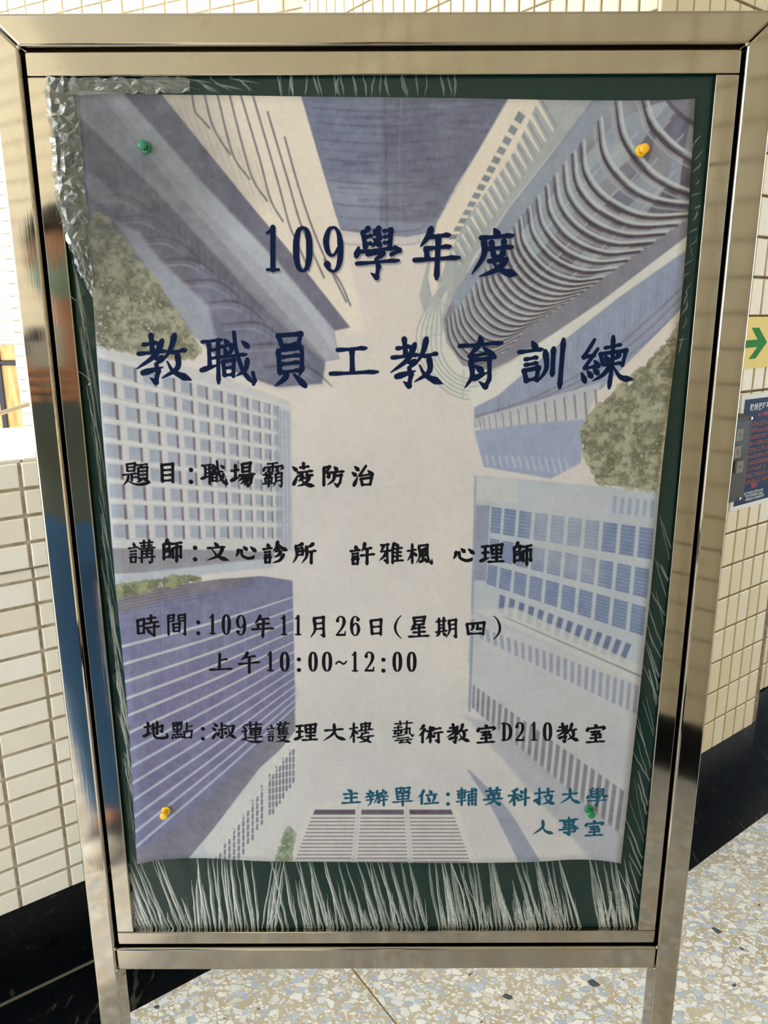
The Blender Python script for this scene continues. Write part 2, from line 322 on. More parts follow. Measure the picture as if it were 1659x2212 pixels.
def caption(name, s, t, z, size, m, parent, nn):
    cu = bpy.data.curves.new(name, 'FONT'); cu.body = s; cu.size = size; cu.offset = size*.012
    o = bpy.data.objects.new(name, cu); C.objects.link(o)
    dg = bpy.context.evaluated_depsgraph_get(); me = bpy.data.meshes.new_from_object(o.evaluated_get(dg)); bpy.data.objects.remove(o)
    for v in me.vertices: v.co = Vector(W(t+v.co.x, nn, z+v.co.y))
    return link(name, me, m, parent)
mw, mo, mr = mat('print_white', (214, 220, 226), .5), mat('print_orange', (160, 84, 62), .6), mat('print_red', (200, 50, 60), .5)
caption('title', '輪椅昇降臺', 2.066, 1.243, .0215, mw, nt, Z0-.0041)
rr = random.Random(3); ln = []; rows_ = [(2.114, 1.223, .05)]+[(2.070+rr.uniform(-.008, .004), 1.1985-.0182*i, rr.uniform(.10, .20)) for i in range(10)]
def tinyline(t, z, L, h, c):
    P = []; x = t
    while x < t+L:
        w = h*.86
        for a, b, c_, d in ((0, .82, 1, 1), (0, .4, 1, .54), (0, 0, 1, .14), (.42, 0, .58, 1), (0, 0, .14, .9), (.86, 0, 1, .9)):
            if rr.random() < .6: P.append([(x+a*w, z+b*h), (x+c_*w, z+b*h), (x+c_*w, z+d*h), (x+a*w, z+d*h)])
        x += h*1.02
    wallobj('print_line', P, Z0-.0040, .0003, c, nt)
for i, (t, z, L) in enumerate(rows_): tinyline(t, z, L, .0105, mr if i == 0 else mo)
tinyline(2.118, 1.008+.012, .03, .012, mr)
for i in range(3): tinyline(2.085+i*.006, 1.004-.0095*i, .10, .0068, mw)
bx = wallobj('control_panel', [[(1.865, 1.009), (2.017, 1.009), (2.017, 1.24), (1.865, 1.24)]], 1.055, .037, mat('panel_steel', (66, 60, 50), .55, 0., Specular_IOR_Level=.25), None, .003)
tag(bx, 'small steel lift control panel with three square arrow buttons beside the notice', 'control panel')
wallobj('dark_window', [[(1.88, 1.150), (1.999, 1.150), (1.999, 1.228), (1.88, 1.228)]], 1.0535, .002, mat('dark_plastic', (16, 16, 18), .4, 0., Specular_IOR_Level=.2), bx, .0004)
bsteel = mat('button_steel', (120, 112, 94), .5, 0., Specular_IOR_Level=.3); bk_ = mat('button_mark', (24, 20, 18), .5)
for k, (tc, zc, tri) in enumerate(((1.950, 1.193, 1), (1.948, 1.148, -1), (1.968, 1.106, 0))):
    b = wallobj('button', [[(tc-.018, zc-.0165), (tc+.018, zc-.0165), (tc+.018, zc+.0165), (tc-.018, zc+.0165)]], 1.0495, .006, bsteel, bx, .0015)
    pts = [(tc-.004, zc-.004*tri), (tc+.005, zc-.004*tri), (tc+.0005, zc+.005*tri)] if tri else [(tc-.006, zc), (tc, zc-.004), (tc+.006, zc), (tc, zc+.004)]
    wallobj('symbol', [pts], 1.0490, .0006, bk_, b)
for (x, y) in ((1624.6, 903.6), (1599, 1077)):
    t, z = wpx(x, y, 1.053); wallobj('screw', [[(t+.0042*math.cos(a*math.pi/6), z+.0042*math.sin(a*math.pi/6)) for a in range(12)]], 1.0525, .004, mat('screw_steel', (226, 220, 206), .2, .9), bx, .0008)
# ---------------------------------------------------------------- the stand
SY = .8175                       # front of the outer frame
st = empty('poster_stand', (0, SY+.015, 0)); tag(st, 'polished stainless steel standing frame holding the printed poster', 'poster stand')
def bar(name, P, y0, y1, m, parent, bev=.003):
    bm = bmesh.new(); L = parent.matrix_world.translation if parent.parent else parent.location
    prism(bm, [(x-L[0], z-L[2]) for x, z in P], y0-L[1], y1-L[1], bev, 3)
    o = bmobj(name, bm, m, parent)
    o.data.polygons.foreach_set('use_smooth', [len(p.vertices) < 5 and p.area < 2e-3 for p in o.data.polygons]); return o
xo, xi = .3725, .3436; zt, zi, zb, zl = H+.2738, H+.2456, H-.7785, H-.8112; g = .0005
bar('post', [(-xo, .03), (-xi, .03), (-xi, zi), (-xo, zt-g)], SY, SY+.030, M['steel_v'], st)
bar('post', [(xi, .03), (xo, .03), (xo, zt-g), (xi, zi)], SY, SY+.030, M['steel_v'], st)
bar('top_rail', [(-xi+g, zi), (xi-g, zi), (xo-g, zt), (-xo+g, zt)], SY, SY+.030, M['steel_h'], st)
bar('lower_rail', [(-xi+g, zl), (xi-g, zl), (xi-g, zb), (-xi+g, zb)], SY+.0015, SY+.0285, M['steel_h'], st)
for s in (-1, 1):
    f = bar('foot', [(s*(xo+xi)/2-.016, 0.012), (s*(xo+xi)/2+.016, 0.012), (s*(xo+xi)/2+.016, .034), (s*(xo+xi)/2-.016, .034)], SY-.20, SY+.23, M['steel_h'], st)
    for yy in (SY-.17, SY+.20):
        bm = bmesh.new(); tube(bm, [(s*(xo+xi)/2, yy-st.location[1], 0), (s*(xo+xi)/2, yy-st.location[1], .013)], .016, 16); bmobj('rubber_pad', bm, M['gap'], f)
# inner frame, set back a little and standing clear of the outer one by a narrow gap
IY = SY+.006; a0, a1 = .3410, .3196; b0, b1, c0, c1 = H+.2430, H+.2214, H-.7757, H-.7572
bar('inner_stile', [(-a0, c0), (-a1, c1), (-a1, b1), (-a0, b1)][:0] or [(-a0, c1), (-a1, c1), (-a1, b1), (-a0, b1)], IY, IY+.020, M['steel_v'], st, .0012)
bar('inner_stile', [(a1-.001, c1), (a0, c1), (a0, b1), (a1-.001, b1)], IY, IY+.020, M['steel_v'], st, .0012)
bar('inner_rail', [(-a0, b1+.0006), (a0, b1+.0006), (a0, b0), (-a0, b0)], IY, IY+.020, M['steel_h'], st, .0012)
bar('inner_rail', [(-a0, c0), (a0, c0), (a0, c1-.0006), (-a0, c1-.0006)], IY, IY+.020, M['steel_h'], st, .0012)
gp = bar('gap_filler', [(-xi-.001, zb-.001), (xi+.001, zb-.001), (xi+.001, zi+.001), (-xi-.001, zi+.001)], SY+.022, SY+.0245, M['gap_steel'], st, 0)
pn = bar('felt_panel', [(-a1-.004, c1-.004), (a1+.004, c1-.004), (a1+.004, b1+.004), (-a1-.004, b1+.004)], SY+.0135, SY+.0235, M['felt'], st, 0)
for x, z in ((-xi, zb), (xi, zb), (-xi, zl), (xi, zl), (-xi, zi), (xi, zi)):
    bm = bmesh.new(); bmesh.ops.create_icosphere(bm, subdivisions=2, radius=.0026, matrix=Matrix.Translation((x, SY+.002-st.location[1], z))); bmobj('weld', bm, M['steel_h'], st, True)
# ---------------------------------------------------------------- poster print: a picture computed here, stroke by stroke
CW, CH = 1640, 2290            # picture size; it covers a rectangle of the poster plane
def cam_ray(x, y):
    a, b = (x - 829.5) / FPX, (1106 - y) / FPX
    return CF + a * CX + b * CU
def on_plane(x, y, d):
    r = cam_ray(x, y); return r * (d / r[1])      # point (relative to the lens) on the upright plane at distance d
PD = 0.8295                    # poster plane distance
_c = [on_plane(x, y, PD) for x, y in ((163, 195), (1502, 213), (1341, 1864), (296, 1866))]
PX0, PX1 = min(_c[0][0], _c[3][0]) - .012, max(_c[1][0], _c[2][0]) + .012
PZ1, PZ0 = max(_c[0][2], _c[1][2]) + .012, min(_c[2][2], _c[3][2]) - .012
def cv(pts):
    o = []
    for x, y in pts:
        p = on_plane(x, y, PD); o.append(((p[0] - PX0) / (PX1 - PX0) * CW, (PZ1 - p[2]) / (PZ1 - PZ0) * CH))
    return np.array(o)
ART = np.zeros((CH, CW, 3), np.float32)
def rgb(c): return np.array(c, np.float32) / 255.
def blend(x0, y0, m, c, a=1.):
    h, w = m.shape
    ART[y0:y0+h, x0:x0+w] += (np.asarray(c, np.float32) - ART[y0:y0+h, x0:x0+w]) * (m * a)[..., None]
def fillpoly(P, c, a=1., soft=1.2):
    """convex or concave polygon in picture pixels, soft edge"""
    e = 4+int(soft*.5)
    x0, y0 = max(0, int(P[:, 0].min()) - e), max(0, int(P[:, 1].min()) - e)
    x1, y1 = min(CW, int(P[:, 0].max()) + e), min(CH, int(P[:, 1].max()) + e)
    if x1 <= x0 or y1 <= y0: return
    X, Y = np.meshgrid(np.arange(x0, x1) + .5, np.arange(y0, y1) + .5)
    ins = np.zeros(X.shape, bool); D = np.full(X.shape, 1e9, np.float32)
    n = len(P)
    for i in range(n):
        ax, ay = P[i]; bx, by = P[(i+1) % n]
        if ay != by:
            k = ((ay > Y) != (by > Y)) & (X < (bx-ax)*(Y-ay)/(by-ay)+ax); ins ^= k
        dx, dy = bx-ax, by-ay; L = dx*dx+dy*dy + 1e-9
        t = np.clip(((X-ax)*dx+(Y-ay)*dy)/L, 0, 1)
        D = np.minimum(D, (X-ax-t*dx)**2+(Y-ay-t*dy)**2)
    D = np.sqrt(D); m = np.clip(np.where(ins, D, -D)/soft+.5, 0, 1)
    blend(x0, y0, m.astype(np.float32), c, a)
def poly(pts, c, a=1., soft=1.6): fillpoly(cv(pts), rgb(c), a, soft)
def stamp(P, W, c, a=1., soft=1.1):
    """brush stroke: disc of half width W[i] run along P"""
    q, w = [], []
    for i in range(len(P)-1):
        L = np.hypot(*(P[i+1]-P[i])); n = max(1, int(L/max(.8, .35*min(W[i], W[i+1]))))
        for j in range(n): t = j/n; q.append(P[i]*(1-t)+P[i+1]*t); w.append(W[i]*(1-t)+W[i+1]*t)
    q.append(P[-1]); w.append(W[-1]); q = np.array(q); w = np.array(w)
    r = w.max()+3
    x0, y0 = max(0, int(q[:, 0].min()-r)), max(0, int(q[:, 1].min()-r))
    x1, y1 = min(CW, int(q[:, 0].max()+r)+1), min(CH, int(q[:, 1].max()+r)+1)
    if x1 <= x0 or y1 <= y0: return
    m = np.zeros((y1-y0, x1-x0), np.float32)
    for (px, py), r in zip(q, w):
        a0, b0 = max(x0, int(px-r-2)), max(y0, int(py-r-2)); a1, b1 = min(x1, int(px+r+3)), min(y1, int(py+r+3))
        if a1 <= a0 or b1 <= b0: continue
        d = np.sqrt((np.arange(a0, a1)[None]+.5-px)**2+(np.arange(b0, b1)[:, None]+.5-py)**2)
        v = m[b0-y0:b1-y0, a0-x0:a1-x0]; np.maximum(v, np.clip((r-d)/soft+.5, 0, 1), out=v)
    blend(x0, y0, m, c, a)
def line(pts, w, c, a=1., soft=2.2):
    P = cv(pts); w = (w if hasattr(w, '__len__') else [w]*len(pts))
    if len(w) != len(pts): w = np.interp(np.linspace(0, 1, len(pts)), np.linspace(0, 1, len(w)), w)
    stamp(P, np.array(w, float)*.58, rgb(c), a, soft)
def smooth(P, n=6):
    P = np.asarray(P, float)
    if len(P) < 3: return P
    Q = np.vstack([2*P[0]-P[1], P, 2*P[-1]-P[-2]]); o = []
    for i in range(1, len(Q)-2):
        for j in range(n):
            t = j/n; o.append(.5*((2*Q[i])+(-Q[i-1]+Q[i+1])*t+(2*Q[i-1]-5*Q[i]+4*Q[i+1]-Q[i+2])*t*t+(-Q[i-1]+3*Q[i]-3*Q[i+1]+Q[i+2])*t**3))
    o.append(Q[-2]); return np.array(o)
def bil(q, u, v):
    q = np.array(q, float); return ((1-u)*(1-v)*q[0]+u*(1-v)*q[1]+u*v*q[2]+(1-u)*v*q[3])
def cells(q, us, vs, fu, fv, c, a=1., soft=1.6, ou=0., ov=0.):
    for u0, u1 in zip(us[:-1], us[1:]):
        for v0, v1 in zip(vs[:-1], vs[1:]):
            a0, a1 = u0+(u1-u0)*ou, u0+(u1-u0)*(ou+fu); b0, b1 = v0+(v1-v0)*ov, v0+(v1-v0)*(ov+fv)
            poly([bil(q, a0, b0), bil(q, a1, b0), bil(q, a1, b1), bil(q, a0, b1)], c, a, soft)
def vnoise(h, w, s, seed):
    r = np.random.RandomState(seed); g = r.rand(int(h/s)+3, int(w/s)+3).astype(np.float32)
    y = np.arange(h)/s; x = np.arange(w)/s; yi = y.astype(int); xi = x.astype(int)
    fy = (y-yi)[:, None]; fx = (x-xi)[None]; fy = fy*fy*(3-2*fy); fx = fx*fx*(3-2*fx)
    A = g[yi][:, xi]; B = g[yi][:, xi+1]; C_ = g[yi+1][:, xi]; D = g[yi+1][:, xi+1]
    return ((A*(1-fx)+B*fx)*(1-fy)+(C_*(1-fx)+D*fx)*fy-.5)*2
def fbm(s, seed): return (vnoise(CH, CW, s, seed)+.5*vnoise(CH, CW, s/2, seed+1)+.25*vnoise(CH, CW, s/4, seed+2))/1.75
def foliage(pts, c1, c2, seed):
    """leaf mass inside an outline with a ragged rim"""
    global ART
    keep = ART.copy(); P = cv(pts); r = np.random.RandomState(seed)
    fillpoly(P, np.array([9., 9., 9.]), 1., 3.)
    m = np.clip((ART[..., 0]-keep[..., 0])/(9-keep[..., 0]), 0, 1)
    n = fbm(30, seed)*.5+fbm(12, seed+5)*.45+fbm(5, seed+9)*.3
    # ragged rim: soften the mask and cut it with noise
    k = 15; ker = np.ones(k)/k; mb = m
    ys, xs = np.where(m > 0); y0, y1, x0, x1 = max(0, ys.min()-30), ys.max()+30, max(0, xs.min()-30), xs.max()+30
    mb = m[y0:y1, x0:x1]
    for _ in range(2):
        mb = np.apply_along_axis(lambda v: np.convolve(v, ker, 'same'), 0, mb); mb = np.apply_along_axis(lambda v: np.convolve(v, ker, 'same'), 1, mb)
    nn = n[y0:y1, x0:x1][:mb.shape[0], :mb.shape[1]]
    mm = np.clip((mb+nn*.95-.42)*4, 0, 1)
    t = np.clip(.5+nn*1.9, 0, 1)[..., None]
    col = rgb(c1)*(1-t)+rgb(c2)*t
    ART = keep; v = ART[y0:y1, x0:x1]; v += (col-v)*mm[..., None]

def paint_background():
    global ART
    yy = np.linspace(0, 1, CH)[:, None]; 
    top, bot = rgb((214, 199, 186)), rgb((200, 194, 188))
    ART[:] = (top*(1-yy[..., None])+bot*yy[..., None])
    cl = fbm(260, 3)[..., None]; ART[:] = ART+cl*np.array([.030, .022, .012], np.float32)
    # --- blue-grey front at the top centre
    poly([(640,200),(1110,200),(1108,214),(985,400),(944,480),(938,500),(880,512),(800,506),(735,495),(640,200)], (116,119,140))
    poly([(690,380),(1000,380),(944,482),(938,506),(880,516),(800,508),(735,497)], (150,154,166), .55, 40)
    poly([(825,200),(1110,200),(985,400),(935,480),(820,480)], (100,96,106), .45, 6)
    for i in range(15):
        y = 222+i*14+i*i*.55; s = 1-i*.03
        line(smooth([(672+i*4, y-4), (760, y+2), (830, y+4), (900, y), (1085-i*13, y-10)]), [3, 4, 3.5, 2], (88, 84, 98), .5 if i % 2 else .28, 4)
    rq = np.random.RandomState(8)
    for i in range(60):
        x, y = rq.uniform(690, 1060), rq.uniform(215, 470)
        if x < 690+(y-215)*.2 or x > 1085-(y-215)*.5: continue
        line([(x, y), (x+rq.uniform(15, 60), y+rq.uniform(-3, 4))], rq.uniform(2, 8), ((84,80,98), (132,136,156), (98,98,120))[rq.randint(3)], .35, 6)
    line([(832,214),(836,490)], 3, (84,80,94), .6, 4); line([(868,214),(862,330),(866,490)], 2.5, (150,150,160), .4, 4)
    for i in range(9): line([(905+i*16,216),(880+i*9,470)], 2, (120,116,124), .35, 4)
    # --- cream front with slanting lines, upper left
    poly([(340,195),(650,195),(651,210),(735,498),(775,650),(790,720),(756,712),(640,560),(547,450)], (222,206,184))
    poly([(725,470),(775,650),(757,712),(735,640)], (226,214,198), .5, 20)
    D = (104, 98, 104)
    for p in ([(415,205),(421,240),(436,258),(452,276)], [(442,205),(456,262),(474,300),(497,333)], [(470,205),(490,290),(508,345),(539,387)],
              [(496,205),(520,300),(545,385),(577,434)], [(520,205),(560,340),(584,430),(611,478)], [(546,205),(600,392),(624,482),(640,520),(668,585)],
              [(578,242),(622,390),(652,490),(700,600)], [(615,297),(650,420),(690,530),(748,652)], [(700,560),(735,610),(757,660)]):
        line(smooth(p), 4.2, D, .85, 2.4)
    for i in range(11):
        x = 362+i*19; line([(x, 208+i*14), (x+26+i, 262+i*20)], 2, (170,156,148), .5, 3)
    # --- grey slab building with the light beam, left
    poly([(150,185),(350,195),(350,207),(547,450),(640,560),(756,707),(722,714),(733,775),(702,781),(695,828),(600,836),(500,800),(340,640),(150,420)], (132,127,140))
    poly([(262,195),(350,205),(547,450),(640,560),(756,707),(722,714),(625,600),(440,400)], (113,110,124), 1, 5)
    poly([(205,195),(262,200),(437,400),(540,505),(700,690),(733,775),(705,780),(560,622),(380,420),(205,222)], (160,160,166), 1, 6)
    poly([(228,200),(266,203),(460,418),(600,565),(722,714),(733,775),(640,650),(437,450)], (178,179,184), .75, 8)
    poly([(163,195),(215,200),(380,410),(560,612),(700,775),(702,781),(560,640),(340,420),(165,246)], (140,140,146), .9, 5)
    poly([(160,240),(330,405),(560,655),(702,785),(695,828),(600,836),(500,800),(340,650),(190,480),(165,380)], (108,102,112), 1, 7)
    poly([(420,560),(600,700),(700,790),(695,828),(600,836),(520,808),(430,700)], (122,124,150), .55, 25)
    for i in range(9):
        x, y = 215+i*48, 395+i*46
        line(smooth([(x-12-i*2, y+30), (x+50, y+26), (x+88, y+44), (x+118, y+72)]), [3, 7, 5, 2], (84,78,86), .7, 5)
        line(smooth([(x-6-i*2, y+42), (x+44, y+40), (x+84, y+60)]), [3, 5, 2], (150,148,156), .55, 4)
    for i in range(26):
        t = i/25; line([(250+t*370, 330+t*400), (262+t*350, 360+t*420)], 2.2, (80,75,84), .5, 3)
    for i in range(4): line([(190+i*30,300+i*22),(195+i*30,430+i*30)], 4, (96,92,104), .4, 6)
    line([(312,318),(306,560)], 5, (98,98,112), .3, 8)
    poly([(175,370),(215,385),(262,440),(235,452),(190,420)], (146,146,154), .55, 8)
    poly([(250,480),(300,500),(345,560),(450,660),(470,745),(430,740),(330,600)], (165,168,178), .7, 12)
    # --- pale tower with windows, upper right
    poly([(1104,200),(1300,200),(1289,218),(1190,330),(1099,446),(1020,560),(985,640),(960,690),(936,740),(905,640),(944,480)], (166,168,164), 1, 4)
    poly([(1104,205),(1168,205),(1110,330),(1010,470),(965,560),(935,650),(925,600),(944,482)], (222,205,184))
    q = [(1118,214),(1140,214),(968,500),(955,500)]
    cells([(1122,232),(1140,246),(985,520),(966,520)], [0,1], np.linspace(0,1,15)**.85, .8, .62, (126,132,136), .95, 2, .1, .2)
    for i in range(17):
        t = (i/16)**.9; x, y = 1160-t*182, 222+t*322; L = 62*(1-t*.55)
        line([(x,y),(x+L*.55,y+L*.95)], [9-4*t, 4-2*t], (224,208,186), .95, 2)
        line([(x+12-5*t,y-2),(x+12-5*t+L*.5,y+L*.85)], [4-2*t,2], (124,130,138), .7, 2)
    # balcony hoops round the tower foot
    poly([(985,590),(940,625),(905,700),(905,770),(945,830),(1000,862),(1060,858),(1110,800),(1040,790),(990,765),(962,700),(975,640)], (206,202,188), .8, 4)
    for i in range(6):
        o = i*10
        line(smooth([(1000-o*.1,575+o*.6),(945+o*.2,630+o*.2),(903+o,705),(905+o,765),(938+o*.8,822-o*.4),(990+o*.4,858-o*.8),(1050,858-o),(1110,812-o*.7)], 8), [2.5,3.5,3.5,2.5], (150,152,152), .7, 2.5)
    for x, y, a_, b_ in ((912,730,950,722),(1000,862,1002,800),(930,640,965,662)): line([(x,y),(a_,b_)], 5, (176,176,170), .8, 3)
    poly([(975,600),(1020,560),(985,640),(960,720),(950,700)], (168,166,160), .8, 6)
    # --- round tower of hoops
    poly([(1289,205),(1510,205),(1510,520),(1300,655),(1110,775),(1060,800),(1000,790),(965,740),(958,690),(985,630),(1100,450),(1190,335)], (130,126,136), 1, 5)
    poly([(1290,205),(1400,205),(1250,330),(1140,470),(1050,590),(985,690),(975,640),(1100,450)], (148,158,170), .75, 16)
    R = [[(965,690),(972,735),(1000,775),(1040,785),(1085,765)], [(997,655),(1009,696),(1042,729),(1083,737),(1136,712)],
         [(1120,475),(1132,532),(1177,585),(1239,608),(1300,602)], [(1254,310),(1264,380),(1309,435),(1389,470),(1490,468)],
         [(1329,215),(1344,300),(1394,370),(1440,402),(1494,425)], [(1384,205),(1400,260),(1419,290),(1455,325),(1498,352)], [(1436,205),(1448,225),(1462,240),(1480,256),(1502,270)]]
    cnt = [4, 12, 7, 2, 1, 1]; k = 0
    rp = np.random.RandomState(4)
    for a in range(2, 6):
        A, B = np.array(R[a], float), np.array(R[a+1], float)
        for j in range(cnt[a]):
            P, Q = smooth(A*(1-j/cnt[a])+B*j/cnt[a]), smooth(A*(1-(j+1)/cnt[a])+B*(j+1)/cnt[a]); L = len(P)
            for u in range(0, L-3, 3):
                c = [(104,98,110), (128,124,136), (112,112,130), (142,140,148), (92,84,94), (150,156,166)][rp.randint(6)]
                if u > L*.0 and u < L*.25: c = [(150,160,172), (166,174,180), (136,148,162)][rp.randint(3)]
                poly([P[u], P[min(L-1, u+3)], Q[min(L-1, u+3)], Q[u]], c, .75, 3)
    for a, n in enumerate(cnt):
        A, B = np.array(R[a], float), np.array(R[a+1], float)
        for j in range(n):
            t = j/n; P = smooth(A*(1-t)+B*t); z = np.clip((P[:, 0].mean()-950)/480, 0, 1); w = 3.2+z*9
            line(P+[w*.75, -w*.75], [w*.5, w*.7, w*.55], (184,188,182), .95, 2.5)
            line(P, [w*.25, w*.7, w*.7, w*.5], (80,68,72), .97, 2.5)
            line(P-[w*.8, -w*.8], [w*.3, w*.42, w*.3], (170,170,164), .7, 2.5)
            k += 1
            if z > .3:
                for u in (.3, .52, .74):
                    p = P[int(u*(len(P)-1))]; line([p+[w*.9, -w*.9], p+[w*2.3, -w*2.4]], 4, (176,178,178), .7, 2)
    line(smooth(R[6]), 9, (96,86,90), .9, 3)
    # --- pale strip and blue front below the round tower
    poly([(1500,498),(1500,532),(1300,680),(1130,800),(1060,862),(1025,880),(1010,850),(1110,780),(1300,650)], (208,204,192), 1, 3)
    poly([(1500,528),(1496,640),(1440,700),(1380,760),(1300,840),(1025,925),(1024,880),(1075,855),(1180,765),(1340,640)], (143,149,170), 1, 4)
    for i in range(26):
        t = i/25; line([(1490-t*430, 545+t*325), (1484-t*425, 625+t*285)], 2.5, (166,172,190) if i%2 else (120,126,152), .5, 4)
    for i in range(3): line(smooth([(1496,600+i*18),(1400,690+i*22),(1280,790+i*16),(1150,860+i*8),(1030,900+i*6)]), 5-i, (112,104,112), .55, 5)
    poly([(1022,905),(1300,825),(1265,905),(1250,960),(1255,985),(1028,922)], (182,180,182), .9, 4)
    for i in range(15):
        t = (i/14)**1.3; line([(1036+t*250, 905-t*62),(1040+t*250, 935-t*40)], 2+3*t, (112,108,120), .7, 2.5)
    poly([(1024,930),(1150,915),(1262,905),(1255,1000),(1190,1034),(1120,1022),(1045,1008)], (150,158,182), 1, 4)
    for i in range(13):
        t = i/12; line([(1050+t*170, 985+t*5),(1054+t*176, 1003+t*22)], 4, (190,192,196), .7, 3)
    # --- pale window block, right centre
    W1 = [(1027,1026),(1424,1062),(1386,1500),(1016,1320)]
    poly(W1, (178,182,186), 1, 3); poly([(1022,1300),(1392,1440),(1384,1620),(1010,1430)], (178,180,184), 1, 4)
    poly([(1027,1026),(1120,1036),(1118,1085),(1026,1082)], (190,189,184), .8, 6)
    poly([(1028,1090),(1058,1092),(1050,1255),(1020,1252)], (134,138,158), .85, 4)
    line([(1027,1030),(1016,1500)], 5, (146,152,172), .9, 3)
    rows = [[(1060,1092),(1418,1140),(1412,1212),(1056,1152)], [(1056,1160),(1408,1228),(1402,1296),(1052,1208)], [(1052,1216),(1400,1310),(1394,1378),(1048,1262)]]
    for ri, q in enumerate(rows):
        us = np.linspace(0, 1, 11)**1.12
        cells(q, us, [0, 1], .78, .92, (104,118,156), .85, 2.5, .1, .04)
        for u0, u1 in zip(us[:-1], us[1:]):
            for v in (.14, .26, .38, .5, .62, .74, .86):
                line([bil(q, u0+(u1-u0)*.12, v), bil(q, u0+(u1-u0)*.86, v)], 1.6, (172,184,190), .6, 2)
    poly([(1150,1060),(1300,1080),(1290,1260),(1140,1220)], (184,184,182), .45, 50)
    us = np.linspace(0, 1, 15); cells([(1076,1280),(1370,1392),(1352,1436),(1072,1322)], us, [0,1], .55, .9, (98,108,142), .9, 2.5, .2, .05)
    us = np.linspace(0, 1, 12); cells([(1240,1060),(1420,1080),(1416,1122),(1236,1098)], us[5:]*1., [0,1], .5, .9, (140,150,176), .7, 3, .2, .05)
    # slats and lower right block
    poly([(1016,1325),(1386,1470),(1384,1850),(1345,1800),(1140,1650),(1016,1520)], (186,184,184), 1, 4)
    poly([(1020,1318),(1110,1312),(1390,1440),(1386,1480),(1200,1395)], (196,192,186), .8, 5)
    for i in range(26):
        t = i/25; line([(1082+t*286, 1330+t*124),(1104+t*296, 1338+t*130)], 2+2.4*t, (136,132,142), .7, 2)
    us = np.linspace(0,1,24); cells([(1030,1352),(1384,1484),(1378,1548),(1034,1378)], us, [0,1], .5, .95, (140,144,164), .85, 2.5, .2, 0)
    line([(1021,1340),(1014,1535)], 7, (138,144,166), .9, 4)
    us = (np.linspace(0,1,25))**1.15; cells([(1020,1478),(1352,1712),(1340,1806),(1018,1528)], us, [0,1], .55, .98, (128,122,130), .9, 2.5, .2, 0)
    poly([(1000,1545),(1060,1560),(1350,1810),(1342,1870),(1290,1870)], (168,168,174), .8, 14)
    poly([(1270,1560),(1375,1600),(1362,1700),(1290,1650)], (178,177,184), .4, 40)
    # dark inclined beam
    poly([(1008,1662),(1016,1664),(1100,1748),(1168,1862),(1120,1862),(1068,1755)], (142,146,162), .9, 4)
    poly([(1016,1664),(1060,1700),(1180,1862),(1168,1862),(1096,1742)], (200,196,192), .8, 3)
    # --- louvre panel, bottom centre
    poly([(672,1732),(985,1732),(1032,1872),(624,1872)], (206,198,188), 1, 3)
    for a, b, c_, d in ((676,771,760,638), (781,871,864,774), (883,978,1004,880)):
        pass
    P3 = [[(680,1749),(768,1749),(757,1866),(636,1866)], [(781,1749),(872,1749),(880,1866),(772,1866)], [(884,1749),(975,1749),(1016,1866),(894,1866)]]
    for q in P3:
        poly([bil(q,0,0),bil(q,1,0),bil(q,1,.09),bil(q,0,.09)], (102,90,100), 1, 2)
        for i in range(13):
            v = .12+.88*(i+.5)/13; line([bil(q,0,v),bil(q,1,v)], 3.6, (122,112,120), .95, 2.2)
    for x0, x1 in ((775,764),(878,887)): line([(x0,1740),(x1,1868)], 9, (190,188,186), .9, 3)
    # --- white window block, left
    WB = [(196,742),(628,872),(632,1192),(228,1182)]
    poly([(190,738),(300,765),(480,812),(628,868),(632,1192),(590,1195),(230,1184)], (193,188,184), 1, 3)
    tops = [(200,770,624,884),(205,818,624,914),(209,866,625,946),(213,912,625,978),(217,956,626,1010),(221,1000,626,1042),(225,1044,627,1074),(229,1088,628,1106),(233,1132,628,1140)]
    us = 1-(1-np.linspace(0,1,13))**1.55*1.0; us = 1-(np.linspace(1,0,13)**1.35)
    us = np.array([0,.125,.235,.335,.43,.515,.595,.67,.74,.80,.86,.91,.955])
    for (a,b,c_,d) in tops:
        hl, hr = 30, 20; q = [(a,b),(c_,d),(c_,d+hr),(a+2,b+hl)]
        line([(a,b-8),(c_,d-5)], [8,4], (206,200,194), .7, 3); line([(a,b+hl+3),(c_,d+hr+3)], [3,2], (166,162,164), .6, 3)
        cells(q, us, [0,1], .58, 1., (152,157,168), .9, 2.2, .22, 0)
        cells(q, us, [0,1], .13, 1.12, (112,100,106), .9, 2.2, .76, 0)
        for u in us: line([bil(q,u+.005,-.15),bil(q,u+.005,1.1)], 2.5, (202,197,192), .4, 3)
    poly([(596,880),(628,890),(632,1188),(600,1186)], (140,146,166), .55, 6)
    for i in range(4): line([(602+i*8,880+i*3),(606+i*8,1186)], 2.2, (196,196,196), .7, 2)
    poly([(236,1184),(470,1188),(592,1193),(592,1206),(480,1220),(310,1238),(240,1240)], (140,135,140), .95, 4)
    for i in range(22): line([(244+i*11,1190),(246+i*11,1212)], 2, (120,114,122), .5, 2.5)
    poly([(300,1238),(500,1214),(590,1206),(588,1226),(470,1238),(300,1262),(244,1272),(242,1242)], (172,176,182), .9, 6)
    # --- violet-blue block with pale bands, lower left
    poly([(240,1300),(330,1275),(480,1252),(565,1244),(632,1254),(638,1532),(566,1640),(480,1745),(398,1868),(290,1872)], (119,118,146), 1, 3)
    poly([(330,1440),(600,1420),(634,1500),(560,1600),(420,1700),(300,1760)], (116,104,140), .5, 50)
    poly([(244,1292),(330,1270),(480,1250),(560,1246),(520,1262),(400,1284),(300,1310),(250,1330)], (128,118,124), .95, 4)
    for i in range(6): line(smooth([(248,1294+i*7),(330,1276+i*7),(450,1257+i*6),(545,1249+i*3)]), 2, (92,84,96), .6, 2.5)
